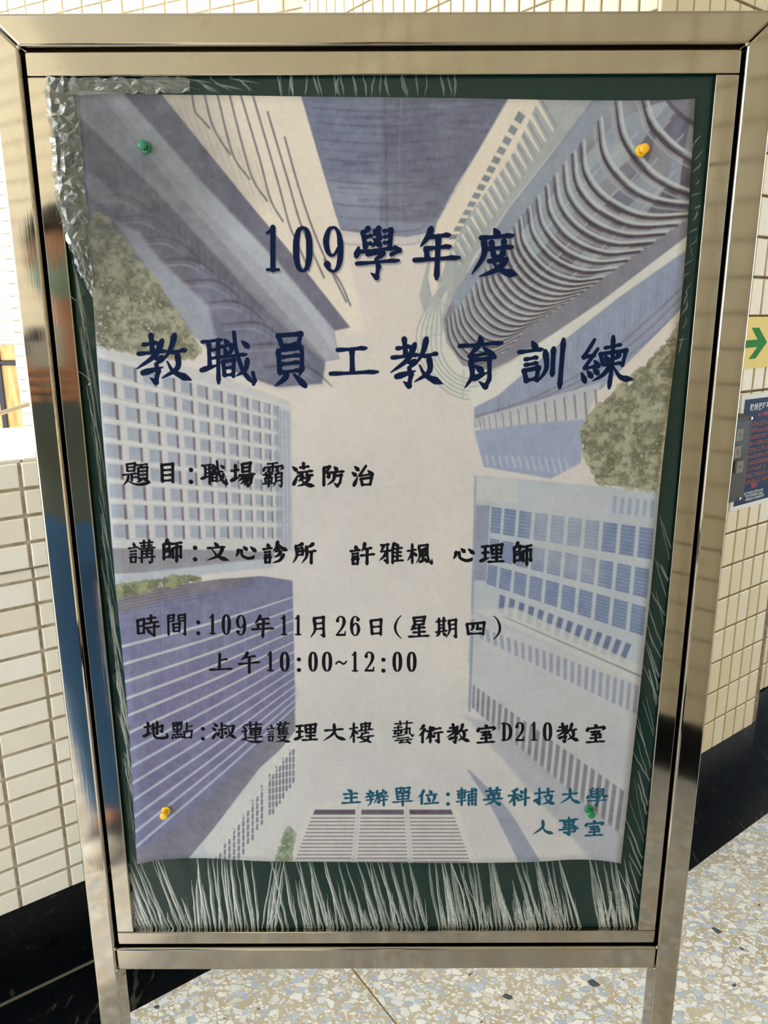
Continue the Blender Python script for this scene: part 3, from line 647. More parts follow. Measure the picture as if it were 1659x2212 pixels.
    for i in range(7): x = 350+i*45; line([(x,1300),(x+2,1410)], 3, (148,156,182), .3, 4)
    for i in range(26):
        x = 262+i*14; line([(x, 1310+abs(430-x)*.1), (x+3, 1560)], 3, ((100,100,136), (140,140,170), (108,98,132))[i % 3], .3, 6)
    Lp = [(258,1398),(262,1436),(265,1474),(268,1511),(271,1548),(274,1585),(277,1622),(280,1658),(283,1694),(286,1730),(289,1765),(291,1798),(293,1830)]
    Rp = [(633,1290),(633,1316),(634,1340),(634,1364),(635,1386),(635,1408),(635,1428),(636,1447),(636,1465),(636,1482),(637,1498),(637,1513),(637,1527)]
    for i, (l, r) in enumerate(zip(Lp, Rp)):
        l = np.array(l, float); r = np.array(r, float); m = l*.45+r*.55+[0, 5]
        line(smooth([l, m, r]), [7.5, 6, 3.6], (188,188,184) if i < 6 else (176,180,190), .92, 3)
    poly([(296,1850),(400,1770),(520,1650),(612,1560),(637,1532),(638,1590),(560,1660),(480,1765),(404,1868),(290,1872)], (122,120,130), .95, 5)
    poly([(285,1840),(330,1820),(330,1870),(285,1872)], (140,124,132), .5, 14)
    # --- lattice block
    poly([(396,1868),(500,1744),(590,1640),(638,1578),(640,1740),(600,1800),(560,1868)], (202,198,190), 1, 3)
    for (x0,t0,b0,x1,t1,b1,n) in ((466,1852,1866,566,1698,1778,11), (583,1674,1768,634,1612,1690,8)):
        for i in range(n):
            f = i/(n-1); x = x0+(x1-x0)*f; tp = t0+(t1-t0)*f; bt = min(1866, (b0+(b1-b0)*f) if n == 8 else 1950-(x-466)*1.7)
            y = tp+(8 if i % 2 else 0)
            while y < bt-4: line([(x, y), (x-.6, min(y+9.5, bt))], 5.6, (114,108,124), .9, 2); y += 15
    line([(455,1866),(575,1690),(640,1604)], 4, (214,208,198), .8, 3)
    poly([(404,1862),(440,1820),(452,1866)], (176,188,200), .5, 8)
    # --- foliage
    foliage([(185,462),(215,455),(240,480),(262,500),(300,560),(345,612),(388,680),(428,740),(430,775),(380,778),(300,765),(205,752),(190,640)], (108,104,84), (158,154,126), 11)
    foliage([(1500,650),(1440,735),(1385,790),(1330,840),(1262,905),(1248,950),(1268,1000),(1288,1048),(1350,1052),(1420,1064),(1440,900),(1480,760)], (112,108,84), (168,164,134), 23)
    foliage([(244,1264),(330,1250),(400,1240),(440,1242),(432,1258),(330,1276),(250,1296)], (104,104,78), (150,150,112), 31)
    foliage([(590,1866),(612,1800),(628,1778),(638,1800),(630,1868)], (112,122,94), (160,166,140), 41)
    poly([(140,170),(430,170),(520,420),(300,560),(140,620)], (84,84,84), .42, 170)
    lum = ART.mean(2, keepdims=True); ART[:] = (lum+(ART-lum)*.86)*np.array([.915, .93, .965], np.float32)
    dk = np.clip(1.35-ART.mean(2, keepdims=True)*1.6, 0, 1)
    ART += dk*(fbm(34, 91)[..., None]*.05+fbm(14, 95)[..., None]*.035)
    # print haze: slight softening, grain
    k = np.array([.2, .6, .2], np.float32)
    for _ in range(2):
        ART[1:-1] = ART[:-2]*k[0]+ART[1:-1]*k[1]+ART[2:]*k[2]; ART[:, 1:-1] = ART[:, :-2]*k[0]+ART[:, 1:-1]*k[1]+ART[:, 2:]*k[2]
    ART += (fbm(4, 71)[..., None]*.012+fbm(9, 77)[..., None]*.014+fbm(90, 78)[..., None]*.012)

# ---- lettering: brush strokes in a 0-100 box over each character's own ink
# h across, s down, p sweep left, n sweep right, d dot, t rising flick, k turned stroke with hook, c curved hook, v = x,y,width triples
G = {
'yan':"d50,3,60,17;h4,30,96,22;h22,45,80,40;h22,60,80,55;@kou,20,70,80,100",
'kou':"s6,8,16,96;k6,10,92,4,84,92;h16,90,88,86",
'學':"s18,10,24,42;p30,4,22,12;h26,20,36,17;h26,33,36,31;d42,7,54,17;p54,3,40,18;d42,24,56,36;p56,20,38,39;s80,5,76,42;h64,9,79,5;h65,20,77,17;h65,31,76,29;d9,40,4,56;h10,48,88,40;k88,39,97,45,80,53;h28,53,62,48;p63,49,56,56,44,62;k47,62,52,76,48,96,36,88;h5,70,96,63",
'年':"p38,3,31,18,15,37;h36,19,77,14;h26,41,79,36;s27,42,29,59;h2,63,98,57;s53,17,49,98",
'度':"d50,2,57,14;h21,19,89,13;p27,20,27,54,2,92;h34,41,88,36;s43,27,48,56;s70,24,67,54;h48,57,67,54;h38,66,73,61;p75,62,56,82,18,97;n46,68,62,84,98,94",
'教':"s27,3,30,37;h14,23,38,18;h5,41,53,34;p47,15,34,44,2,70;h36,50,46,47;p48,48,42,55,36,61;k36,61,40,74,36,96,26,88;t13,78,48,67;p69,4,63,28,50,53;h64,38,89,32;p74,40,74,68,47,88;n56,56,68,76,99,92",
'職':"h3,19,39,14;s15,20,17,66;s32,18,33,95;h17,34,31,32;h17,49,31,47;t2,71,33,61;d44,15,50,23;h37,28,61,23;d44,31,48,42;p58,27,54,42;h36,47,84,41;s41,54,44,82;k41,55,61,52,60,82;h44,67,60,65;h44,80,60,78;c61,2,66,36,78,72,97,96;k97,97,99,90,96,76;d76,18,87,28;p86,51,82,70,65,82",
'員':"s12,4,26,26;k12,5,82,2,75,22;h27,24,74,19;s13,32,18,76;k13,33,82,27,86,34,86,66,78,79;h19,45,78,40;h19,58,78,53;h18,73,82,68;p40,76,30,86,3,98;d62,77,96,98",
'工':"h17,15,75,7;s46,13,47,88;h3,93,98,85",
'育':"d48,3,50,16;h2,21,98,14;p47,17,36,28,24,38;h24,40,76,32;d56,24,80,41;p27,47,30,76,14,98;k27,48,69,44,69,82,60,96,46,87;d38,58,52,67;t34,81,64,70",
'訓':"d30,8,37,20;h3,28,50,21;h16,42,40,37;h16,53,40,48;s13,63,18,86;k13,64,42,59,38,82;h18,83,38,79;p56,26,58,60,40,87;s73,20,70,74;s93,3,85,98",
'練':"k27,9,7,41,26,38;k33,26,8,61;h8,62,32,56;d27,48,34,58;d3,71,9,86;d14,67,21,77;d25,62,33,71;h47,24,77,17;s62,3,60,50,54,98;s38,34,43,56;k38,35,86,29,79,56;h43,55,79,51;d47,39,52,48;p73,37,65,45;p57,57,42,74,23,85;n61,57,76,78,99,82",
'題':"s16,4,18,36;k16,5,44,1,42,34;h18,19,42,16;h18,35,42,32;h2,52,52,44;s33,50,33,78;h34,63,50,60;p22,56,18,76,4,97;n14,76,52,94,99,86;h48,9,88,3;p68,8,60,17;s55,20,57,72;k55,21,86,17,86,70;h57,36,84,33;h57,52,84,49;h57,68,84,65;p64,70,62,78,50,84;d72,70,92,82",
'目':"s8,4,12,98;k8,7,90,2,92,98;h12,35,88,31;h12,62,88,58;h12,91,90,87",
'場':"h2,34,32,28;s18,8,18,72;t2,76,36,60;s46,4,48,40;k46,5,80,0,76,38;h48,20,76,17;h48,38,76,34;h34,54,98,46;p52,52,46,66,32,78;k48,64,86,58,82,86,70,98,62,90;p62,62,56,76,40,92;p74,62,66,82,52,97",
'霸':"h24,6,74,1;d10,18,4,34;k8,22,94,14,97,22,86,30;s49,4,49,40;d24,22,34,28;d22,34,34,39;d62,20,74,25;d62,32,76,37;h4,50,50,45;s16,42,19,58;s38,40,36,57;h19,58,36,56;s12,64,14,78;k12,65,44,62,42,76;h14,77,42,74;h2,86,52,82;s28,50,29,98;p62,46,64,74,50,98;k62,47,92,43,92,90,88,96,78,90;h64,60,90,57;h64,74,90,71",
'凌':"d4,18,20,32;t8,90,26,50;s50,2,51,24;h36,20,74,14;h26,42,90,32;p44,40,40,50,26,60;k64,38,66,52,88,52;p48,56,40,68,28,76;h44,66,76,60;p77,60,58,86,24,98;n36,66,62,90,99,97",
'防':"k6,8,32,3,19,30,32,46,28,54,18,50;s7,6,6,98;d54,4,66,18;h34,32,98,24;p56,30,50,68,22,94;k54,50,86,44,80,82,68,98,52,84",
'治':"d14,8,30,24;d2,36,18,50;t10,97,28,56;k66,4,36,50;h36,52,94,42;d76,28,97,46;s42,66,50,98;k42,67,92,60,86,92;h48,94,88,92",
'講':"@yan,0,10,38,98;h44,14,92,8;h48,26,88,21;h40,38,99,31;s58,2,59,36;s77,0,76,36;s50,46,50,98;k50,48,88,44,88,94,80,97,76,90;h52,60,86,57;h40,78,100,70;s69,36,69,76",
'師':"p30,2,22,16,14,20;s12,20,13,88;k12,22,40,18,38,40;h13,41,38,38;k13,54,42,50,40,76;h13,78,40,74;h50,20,98,12;s55,38,56,82;k55,38,92,32,92,76,82,70;s74,16,73,98",
'文':"d36,2,48,18;h6,30,80,22;p72,28,52,70,2,96;n22,34,52,76,99,97",
'心':"p16,30,12,60,3,84;c30,34,34,76,60,98,84,92,90,76;d40,6,54,28;d74,8,96,40",
'診':"@yan,0,10,38,98;p60,2,54,28,40,46;n58,6,76,30,100,42;p64,32,58,42,48,50;p72,46,64,62,46,72;p84,60,68,86,40,98",
'所':"p42,4,34,10,18,14;p14,14,18,60,2,96;h18,28,44,22;k18,42,44,38,42,56;h20,58,42,54;p88,4,74,16,60,20;p58,18,60,62,40,96;h60,44,99,36;s80,42,79,99",
'許':"@yan,0,12,42,98;p60,2,56,24,46,38;h58,28,88,22;h44,58,100,50;s70,26,69,99",
'雅':"h8,12,42,6;p20,12,12,34,8,42;h8,42,46,36;k34,6,34,94,24,84;p30,46,20,66,2,84;p62,2,56,26,44,44;s56,26,56,99;d70,4,78,18;h58,30,96,23;h58,48,92,43;h58,66,92,61;h56,88,100,82;s76,26,75,84",
'楓':"h2,36,36,28;s20,2,20,98;p20,38,14,60,1,84;d22,42,36,58;p46,10,50,60,36,96;k46,10,80,6,80,60,88,90,96,97,98,76;p74,22,66,27,54,30;s52,40,53,62;k52,41,74,37,72,58;h53,61,72,57;s62,30,62,88;t50,90,72,80;d70,72,78,90",
'理':"h6,14,36,8;h8,48,36,43;t1,92,38,74;s20,10,20,82;s46,8,50,54;k46,9,92,2,88,52;h50,31,88,27;h50,53,87,49;s69,6,69,92;h50,73,90,68;h34,97,100,91",
'時':"s4,24,8,86;k4,26,32,20,32,82;h8,52,31,48;h8,84,31,80;h46,18,84,11;s62,2,62,34;h40,40,94,30;h38,60,99,50;k76,34,76,92,62,84;d46,66,58,80",
'間':"s6,4,8,98;k6,6,36,2,34,31;h8,18,34,15;h8,33,34,30;s60,4,62,32;k60,4,94,0,94,94,82,90;h62,17,92,14;h62,31,92,28;s32,44,36,82;k32,46,66,42,64,80;h36,62,63,59;h36,80,63,77",
'月':"p26,4,32,62,4,98;k26,6,88,1,90,92,68,84;h30,32,86,28;h30,58,86,54",
'日':"s5,8,16,96;k5,9,90,3,88,96;h14,48,88,44;h15,90,88,86",
'星':"s24,2,30,40;k24,4,76,0,70,36;h28,20,72,17;h30,38,70,35;p24,44,20,56,10,66;h22,58,78,50;h22,77,80,71;s50,42,50,94;h2,98,98,92",
'期':"h4,22,48,15;s15,6,16,68;s37,2,37,66;h16,38,37,35;h16,52,37,49;h2,72,52,63;p16,76,10,86,3,92;d34,74,44,86;p60,16,64,62,48,98;k60,17,92,12,92,94,80,88;h63,37,90,33;h63,58,90,54",
'四':"s4,12,12,96;k4,14,94,4,88,94;p36,14,35,46,22,62;k60,12,58,50,76,50;h12,88,88,84",
'上':"s44,4,42,92;h44,42,76,34;h2,97,98,90",
'午':"p42,3,32,22,12,38;h30,26,78,18;h2,56,98,46;s50,24,50,98",
'地':"h4,36,32,29;s18,10,18,74;t1,86,36,66;k34,46,78,28,76,60,66,54;s56,6,56,76;c40,20,42,70,52,94,84,96,98,88,96,68",
'點':"s6,4,8,44;k6,5,46,1,44,42;d14,14,19,24;p36,12,32,22;h8,44,44,41;s26,2,26,74;h10,57,42,53;h4,76,50,70;d6,84,3,98;d18,84,20,95;d30,82,34,93;d42,80,50,92;s70,4,70,54;h70,28,96,21;s58,56,60,96;k58,58,94,52,90,94;h60,94,91,90",
'淑':"d8,8,20,22;d2,34,14,48;t4,96,20,56;s40,4,40,42;h40,22,58,17;h26,46,60,37;k42,42,42,94,34,88;d30,58,24,78;d52,56,60,70;h62,26,88,18;p90,20,80,66,52,96;n66,34,76,74,100,96",
'蓮':"h18,14,92,8;s40,0,42,22;s68,0,66,20;h38,31,90,25;s42,40,44,62;k42,40,86,34,82,58;h44,50,84,46;h44,62,82,58;h34,76,96,69;s64,24,64,88;d10,20,20,34;k6,46,24,42,18,60,24,72;p24,74,14,84,2,88;n14,82,50,96,98,94",
'護':"@yan,0,12,34,94;h42,11,96,6;s56,0,58,18;s78,0,76,17;p52,18,48,30,40,40;s50,30,51,62;d66,18,71,26;h51,34,88,29;h51,43,86,39;h51,52,86,48;h51,62,92,57;s68,30,68,60;h46,74,80,69;p80,69,66,90,36,98;n50,76,68,92,100,97",
'大':"h8,38,88,28;p48,2,46,52,2,97;n48,36,62,74,100,92",
'樓':"h2,32,34,24;s18,4,18,98;p18,34,12,60,1,80;d20,38,32,54;s48,8,50,36;k48,9,84,5,80,32;h50,22,82,18;h38,42,96,32;h50,54,80,49;s66,0,66,54;h34,74,100,64;c56,54,46,74,66,86,90,98;p80,66,70,88,40,98",
'藝':"h10,12,92,6;s34,0,36,18;s66,0,64,17;h8,30,44,26;s26,20,26,44;h4,43,48,37;p18,42,12,50,4,54;d32,42,42,48;h8,57,42,52;s26,52,26,66;h2,70,46,61;p64,22,62,52,46,64;k50,37,78,32,78,54,90,66,98,58;d54,46,66,54;h22,77,76,72;h12,87,90,80;p46,84,38,92,30,96;h30,97,74,92;d64,86,80,99",
'術':"p22,4,14,18,4,28;p26,24,16,44,2,62;s16,46,16,98;h34,36,62,29;s48,12,48,98;p48,38,42,62,30,80;c50,42,53,60,62,64,64,58;d54,14,62,22;h68,24,92,17;h64,47,100,38;k82,42,82,94,72,86",
'室':"d46,2,54,12;d10,18,4,36;k8,24,92,15,97,20,86,32;h24,42,74,35;p48,38,40,50,30,56;h30,58,70,50;d60,44,76,59;h22,76,80,69;s50,56,50,94;h2,98,98,91",
'主':"d32,2,50,16;h10,34,84,26;h16,62,82,54;s50,30,50,94;h1,97,98,88",
'辦':"d16,6,22,18;h4,26,36,19;d11,28,15,38;p30,26,26,36;h1,46,38,39;h4,64,36,57;p22,42,22,78,8,98;k38,36,60,31,58,78,48,74;p50,8,50,50,36,84;d74,2,80,14;h64,22,94,15;d70,26,74,36;p90,22,84,34;h60,47,100,39;h64,66,96,59;s80,42,80,98",
'單':"s18,6,20,24;k18,7,42,3,40,21;h20,23,40,20;s54,4,56,22;k54,5,84,1,80,20;h56,21,80,18;s20,30,24,62;k20,32,82,26,78,60;h24,47,78,42;h24,63,78,58;s50,30,50,98;h2,78,98,69",
'位':"p28,4,20,30,2,52;s19,32,19,98;d56,6,64,22;h42,38,90,29;d48,48,56,78;p80,38,78,60,68,88;h34,95,99,86",
'輔':"h4,20,44,13;s8,32,10,58;k8,32,40,27,38,56;h10,44,38,40;h10,58,38,54;h1,78,46,68;s24,2,24,99;h50,24,98,16;s57,38,58,98;k57,38,92,33,90,94,82,88;h60,55,88,50;h60,71,88,66;s74,4,74,97;d84,4,92,13",
'英':"h12,20,90,11;s34,2,38,33;s70,0,66,31;s24,42,28,62;k24,42,80,34,76,60;h2,68,98,58;p50,28,50,74,8,98;n52,66,68,84,90,98",
'科':"p42,4,32,12,14,18;h2,42,48,33;s28,14,28,98;p28,42,18,66,2,84;d32,46,44,58;d56,14,66,26;d52,38,62,48;h46,68,99,50;s80,2,78,98",
'技':"h4,32,38,24;k24,2,24,92,12,82;t1,74,36,56;h42,26,94,17;s66,2,66,42;h48,48,82,41;p84,42,72,76,36,96;n52,52,68,80,99,92",
'大2':"h14,40,84,30;p48,2,46,54,2,98;n48,38,62,76,99,96",
'人':"p48,3,46,50,2,98;n48,40,60,76,98,94",
'事':"h4,20,96,10;s26,28,30,44;k26,29,74,24,70,42;h30,42,70,38;h22,56,78,49;k78,48,82,52,80,74;h2,68,98,58;h24,82,80,75;k50,2,50,93,34,84",
}
DIG = {   # x,y,half width (in stroke-base units) along a smooth line; several strokes split by |
'1':"55,4,.9 55,50,.9 55,96,.9|14,16,.5 34,12,.55 52,4,.5|14,96,.5 96,96,.5",
'0':"50,3,.45 28,10,.8 16,30,1.05 14,50,1.1 16,70,1.05 28,90,.8 50,97,.45 72,90,.8 84,70,1.05 86,50,1.1 84,30,1.05 72,10,.8 50,3,.45",
'9':"88,38,.95 82,18,.8 66,5,.5 50,3,.45 30,8,.7 16,26,1.0 16,40,1.0 26,56,.8 44,63,.5 62,59,.5 78,48,.6|88,32,.95 90,52,1.0 86,74,.95 74,90,.7 56,97,.45 36,95,.5 22,88,.7|20,82,1.15 22,83,1.15",
'6':"12,62,.95 18,82,.8 34,95,.5 50,97,.45 70,92,.7 84,74,1.0 84,60,1.0 74,44,.8 56,37,.5 38,41,.5 22,52,.6|12,68,.95 10,48,1.0 14,26,.95 26,10,.7 44,3,.45 64,5,.5 78,12,.7|80,17,1.15 78,18,1.15",
'2':"16,24,1.1 20,12,.7 36,4,.5 54,3,.5 76,10,.8 84,26,1.05 76,46,.9 50,68,.65 10,93,.5|10,95,.75 90,95,.75|90,94,.55 96,78,.4",
'D':"26,4,1.0 26,96,1.0|4,4,.45 50,4,.45|4,96,.45 50,96,.45|50,4,.5 72,14,.8 86,34,1.1 88,52,1.15 84,70,1.1 70,88,.8 50,96,.5",
'(':"92,3,.3 50,18,.5 22,38,.75 14,54,.8 24,70,.7 54,86,.5 92,98,.3",
')':"8,3,.3 50,16,.5 78,36,.75 86,54,.8 76,70,.7 46,86,.5 8,98,.3",
'~':"3,80,.5 16,40,.6 32,25,.65 50,50,.65 68,80,.65 84,60,.6 97,20,.5",
':':"50,12,1 50,12.1,1|50,88,1 50,88.1,1",
}
def glyph_strokes(s, box):
    x0, y0, x1, y1 = box; o = []
    for st in s.split(';'):
        if st[0] == '@':
            n, a = st[1:].split(',', 1); a = [float(v) for v in a.split(',')]
            o += glyph_strokes(G[n], (x0+(x1-x0)*a[0]/100, y0+(y1-y0)*a[1]/100, x0+(x1-x0)*a[2]/100, y0+(y1-y0)*a[3]/100)); continue
        v = [float(t) for t in st[1:].split(',')]
        P = np.array([(x0+(x1-x0)*v[i]/100, y0+(y1-y0)*v[i+1]/100) for i in range(0, len(v), 2)]); o.append((st[0], P))
    return o
PROF = {'h': [(0,.85),(.12,.95),(.3,.68),(.7,.72),(.88,1.0),(1,.55)], 's': [(0,.7),(.07,1.12),(.25,.9),(.7,.9),(.93,1.05),(1,.6)],
        'p': [(0,.8),(.1,1.18),(.45,.95),(.8,.6),(1,.22)], 'n': [(0,.35),(.3,.7),(.62,1.15),(.74,1.4),(.88,.8),(1,.2)],
        'd': [(0,.5),(.35,.9),(.75,1.28),(1,.9)], 't': [(0,1.0),(.2,1.2),(.6,.8),(1,.25)], 'k': [(0,.7),(.1,.85),(1,.85)], 'c': [(0,.9),(.3,.85),(.7,1.0),(.88,1.05),(1,.3)]}
def put(ch, x0, y0, x1, y1, w, col, soft=1.1, a=1.):
    """one character in its ink box (centre lines lie inside by half a stroke)"""
    c = rgb(col); sc = np.hypot(*(cv([(x0+50, y0)])-cv([(x0, y0)]))[0])/50
    hw = w*.5*sc
    if ch in DIG:
        i = w*.5 if ch not in ':~' else 0
        for part in DIG[ch].split('|'):
            v = np.array([[float(t) for t in q.split(',')] for q in part.split()])
            P = np.stack([x0+i*.8+(x1-x0-1.6*i)*v[:, 0]/100, y0+i*.4+(y1-y0-.8*i)*v[:, 1]/100], 1)
            V = smooth(np.column_stack([P, v[:, 2]]), 8) if len(P) > 3 else np.column_stack([P, v[:, 2]])
            stamp(cv(V[:, :2]), V[:, 2]*hw*1.0, c, a, soft)
        return
    i = w*.42
    for kind, P in glyph_strokes(G[ch], (x0+i, y0+i, x1-i, y1-i)):
        hw2 = hw*(.9 if kind == 'h' else 1)
        if kind in 'pnc' and len(P) > 2: Q = smooth(P, 10)
        elif kind == 's' and len(P) > 2: Q = smooth(P, 10)
        elif len(P) == 2:
            Q = P[0]+(P[1]-P[0])*np.linspace(0, 1, 12)[:, None]
            if kind == 'h': Q[:, 1] += w*.07*np.sin(np.linspace(0, np.pi, 12)); Q[-2:, 1] += w*.10
        else: Q = P
        if kind == 'k':
            W = np.full(len(P), .85); W[0] = .7
            if len(P) >= 3: W[1] = 1.12
            if len(P) > 3: W[-1] = .25; W[-2] = 1.12
            Q2, W2 = [], []
            for j in range(len(P)-1):
                for t in np.linspace(0, 1, 8, endpoint=False):
                    Q2.append(P[j]*(1-t)+P[j+1]*t); e = (abs(2*t-1))**3; W2.append((W[j]*(1-t)+W[j+1]*t)*e+(.82 if len(P) <= 3 or j < len(P)-2 else W[j]*(1-t)+W[j+1]*t)*(1-e))
            Q2.append(P[-1]); W2.append(W[-1]); Q, Wd = np.array(Q2), np.array(W2)
        else:
            s = np.r_[0, np.cumsum(np.hypot(*np.diff(Q, axis=0).T))]; s /= max(s[-1], 1e-6); pr = PROF[kind]
            Wd = np.interp(s, [q[0] for q in pr], [q[1] for q in pr])
        stamp(cv(Q), Wd*hw2, c, a, soft)
NAVY, INK, TEAL = (14, 26, 56), (18, 18, 24), (34, 78, 100)
TEXT = [   # character, ink box, stroke width
(NAVY, 11.6, [('1',568,485,608,589),('0',629,485.5,679,591),('9',693,486,745,591.5),('學',761,484,870,608.5),('年',888,484.5,1000,609.5),('度',1012,488,1125,606)]),
(NAVY, 10.8, [('教',288,714,420,835),('職',429,712,555.5,838),('員',587,714,667,841),('工',706,741,823,817),('教',837,722,962,843),('育',986,718,1092,845),('訓',1113,725,1230,845),('練',1249,719,1373,845)]),
(INK, 6.7, [('題',261.5,998,329,1052),('目',344,998.5,379,1045),(':',412,1011,413,1045),('職',432,993,493,1052),('場',496,997,554.5,1053),('霸',565,996.5,614.5,1055),('凌',627.5,996.5,683.5,1054.5),('防',693.5,1004,747,1053.5),('治',757,1001.5,809.5,1052.5)]),
(INK, 6.7, [('講',274.5,1164,338,1219),('師',345,1162,397,1218),(':',421,1179.5,422,1212),('文',443,1169,498.5,1215),('心',505,1176.5,556.5,1209.5),('診',565,1166,624.5,1220),('所',629,1169.5,686,1221),
            ('許',753.5,1169.5,812,1223),('雅',816,1169.5,874,1220.5),('楓',877,1172,937,1220.5),('心',975,1181,1027.5,1214.5),('理',1035,1172.5,1091.5,1218),('師',1102.5,1168,1153,1225.5)]),
(INK, 6.2, [('時',292,1325,348,1379),('間',358.5,1325,404.5,1375.5),(':',428,1340.7,428.5,1371.5),('1',449,1325.5,468,1371.5),('0',477,1325.5,500.5,1372.5),('9',507,1327,533.5,1374),('年',541,1325.5,595,1380.5),('1',603.5,1328,622.5,1373.5),('1',634,1328,653,1373.5),('月',667,1330,705.5,1380.5),
            ('2',723,1329.5,749.5,1375),('6',754.5,1329.5,780.5,1375),('日',797,1334.5,828.5,1375),('(',848.5,1327,870.5,1381),('星',880,1330,931,1379),('期',938.5,1330.5,991,1381),('四',1004,1341,1051.5,1375),(')',1062.5,1328,1085,1383)]),
(INK, 6.2, [('上',450.5,1407.5,505,1450.5),('午',512,1405,565,1458),('1',574,1406.5,593,1451.5),('0',602.5,1406.5,627.5,1452),(':',645.4,1421,646,1451),('0',664.4,1406.5,688,1452),('0',693.5,1406.5,719.5,1452),('~',725,1427,749,1436),('1',757,1407,775.5,1452),('2',785,1406.5,811,1452),(':',828,1421.5,828.5,1452.5),('0',846,1406.5,870.5,1452.5),('0',877,1406.5,901.5,1452.5)]),
(INK, 6.0, [('地',307.5,1554,365,1598.5),('點',369,1558,419.5,1598),(':',438,1571,438.8,1599),('淑',455.5,1558,513,1598.5),('蓮',518,1558,572,1606.5),('護',574.5,1557.5,630,1605.5),('理',634.5,1561,688.5,1602.5),('大',695.5,1561,750,1604),('樓',752.5,1558,810,1607),
            ('藝',846,1556,897.5,1608),('術',901.5,1562.5,959.5,1608),('教',962,1560,1018,1608),('室',1028,1562.5,1072,1608),('D',1080,1560,1108.5,1601.5),('2',1111,1559,1135,1602),('1',1144,1559,1162,1601),('0',1171,1559,1194.5,1602),('教',1199,1558.5,1253.5,1606.5),('室',1264,1562,1309.5,1607)]),
(TEAL, 6.0, [('主',736,1702.5,782,1738.5),('辦',788,1702.5,841,1744),('單',846,1698.5,894,1744.5),('位',899.5,1703,951,1740.5),(':',968,1712.5,967.4,1740),('輔',984,1699,1034,1743),('英',1041.5,1698.5,1089.5,1743),('科',1095,1700,1147.5,1744),('技',1151.5,1699.5,1202,1742.5),('大2',1207,1700,1257.5,1739),('學',1265,1699.5,1315,1744.5)]),
(TEAL, 6.0, [('人',1148,1769,1199,1805.5),('事',1205,1762,1253,1808.5),('室',1261.5,1769.5,1306,1808.5)]),
]
THIN = dict(zip('題職霸護樓藝講蓮點辦輔學期淑單楓雅間', (.78,.84,.74,.7,.8,.68,.8,.8,.76,.8,.84,.82,.88,.88,.86,.84,.88,.84)))
def paint_text():
    for ln, (col, w, items) in enumerate(TEXT):
        if ln == 0:            # the first line has a soft printed drop shadow
            for it in items: put(it[0], it[1]+3, it[2]+4, it[3]+3, it[4]+4, w, (96, 88, 96), 5., .55)
        for it in items:
            k = THIN.get(it[0], 1.) if w < 8 else (.86 if it[0] in '學練職' else 1.)
            if w < 8: put(it[0], *it[1:], w*k*1.35, (222, 214, 208), 3., .25)   # faint light print fringe
            put(it[0], *it[1:], w*k*(1.5 if it[0] == ':' else 1.12), col)
# ---------------------------------------------------------------- poster sheet
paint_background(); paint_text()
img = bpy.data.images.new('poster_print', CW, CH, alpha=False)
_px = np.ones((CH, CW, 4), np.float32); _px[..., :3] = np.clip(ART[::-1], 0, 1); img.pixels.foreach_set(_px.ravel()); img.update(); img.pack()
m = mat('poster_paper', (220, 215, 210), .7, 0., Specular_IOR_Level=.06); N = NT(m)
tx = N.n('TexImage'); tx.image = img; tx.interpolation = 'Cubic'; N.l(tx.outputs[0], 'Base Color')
nz = N.n('TexNoise', {'Vector': obj_xyz(N), 'Scale': 7., 'Detail': 2.}).outputs[0]; N.bump(nz, .12, .01); M['poster'] = m
def edge(pts, n):
    P = np.array([on_plane(x, y, PD) for x, y in pts])[:, [0, 2]]; P = smooth(P, 8); s = np.r_[0, np.cumsum(np.hypot(*np.diff(P, axis=0).T))]; s /= s[-1]
    t = np.linspace(0, 1, n); return np.stack([np.interp(t, s, P[:, 0]), np.interp(t, s, P[:, 1])], 1)
NU, NV = 60, 84
top = edge([(163, 195), (250, 200), (350, 204), (500, 206), (700, 209), (830, 210), (1000, 212), (1200, 216), (1350, 217), (1450, 216), (1502, 213)], NU)
bot = edge([(296, 1867), (345, 1858), (400, 1854), (450, 1854), (520, 1858), (600, 1861), (830, 1863), (1000, 1864), (1150, 1862), (1230, 1857), (1290, 1858), (1341, 1865)], NU)
lef = edge([(163, 195), (171, 300), (184, 430), (200, 640), (219, 900), (234, 1080), (250, 1270), (268, 1450), (283, 1640), (296, 1867)], NV)
rig = edge([(1502, 213), (1492, 380), (1480, 560), (1462, 740), (1440, 920), (1425, 1060), (1407, 1260), (1388, 1440), (1366, 1640), (1341, 1865)], NV)
V, UV = [], []
for j in range(NV):
    v = j/(NV-1)
    for i in range(NU):
        u = i/(NU-1)
        p = (1-v)*top[i]+v*bot[i]+(1-u)*lef[j]+u*rig[j]-((1-u)*(1-v)*top[0]+u*(1-v)*top[-1]+(1-u)*v*bot[0]+u*v*bot[-1])
        UV.append(((p[0]-PX0)/(PX1-PX0), 1-(PZ1-p[1])/(PZ1-PZ0)))
        e = max(0, (v-.93)/.07)**2*(.0022+.0016*math.sin(u*7.5+1)); e += max(0, (u-.93)/.07)**2*.0016+max(0, (.05-u)/.05)**2*.001
        e += .0005*math.sin(u*5+v*3)+.0005
        k = (PD-e)/PD; V.append((p[0]*k, PD-e, p[1]*k))
F = [(j*NU+i, (j+1)*NU+i, (j+1)*NU+i+1, j*NU+i+1) for j in range(NV-1) for i in range(NU-1)]
me = mesh('poster', V, F, True); uvl = me.uv_layers.new(name='UVMap')
for lp in me.loops: uvl.data[lp.index].uv = UV[lp.vertex_index]
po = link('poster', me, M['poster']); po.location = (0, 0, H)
tag(po, 'large printed paper poster of skyward towers with Chinese lecture notice, pinned to the stand', 'poster')
so = po.modifiers.new('paper', 'SOLIDIFY'); so.thickness = .0003; so.offset = 1 if False else -1
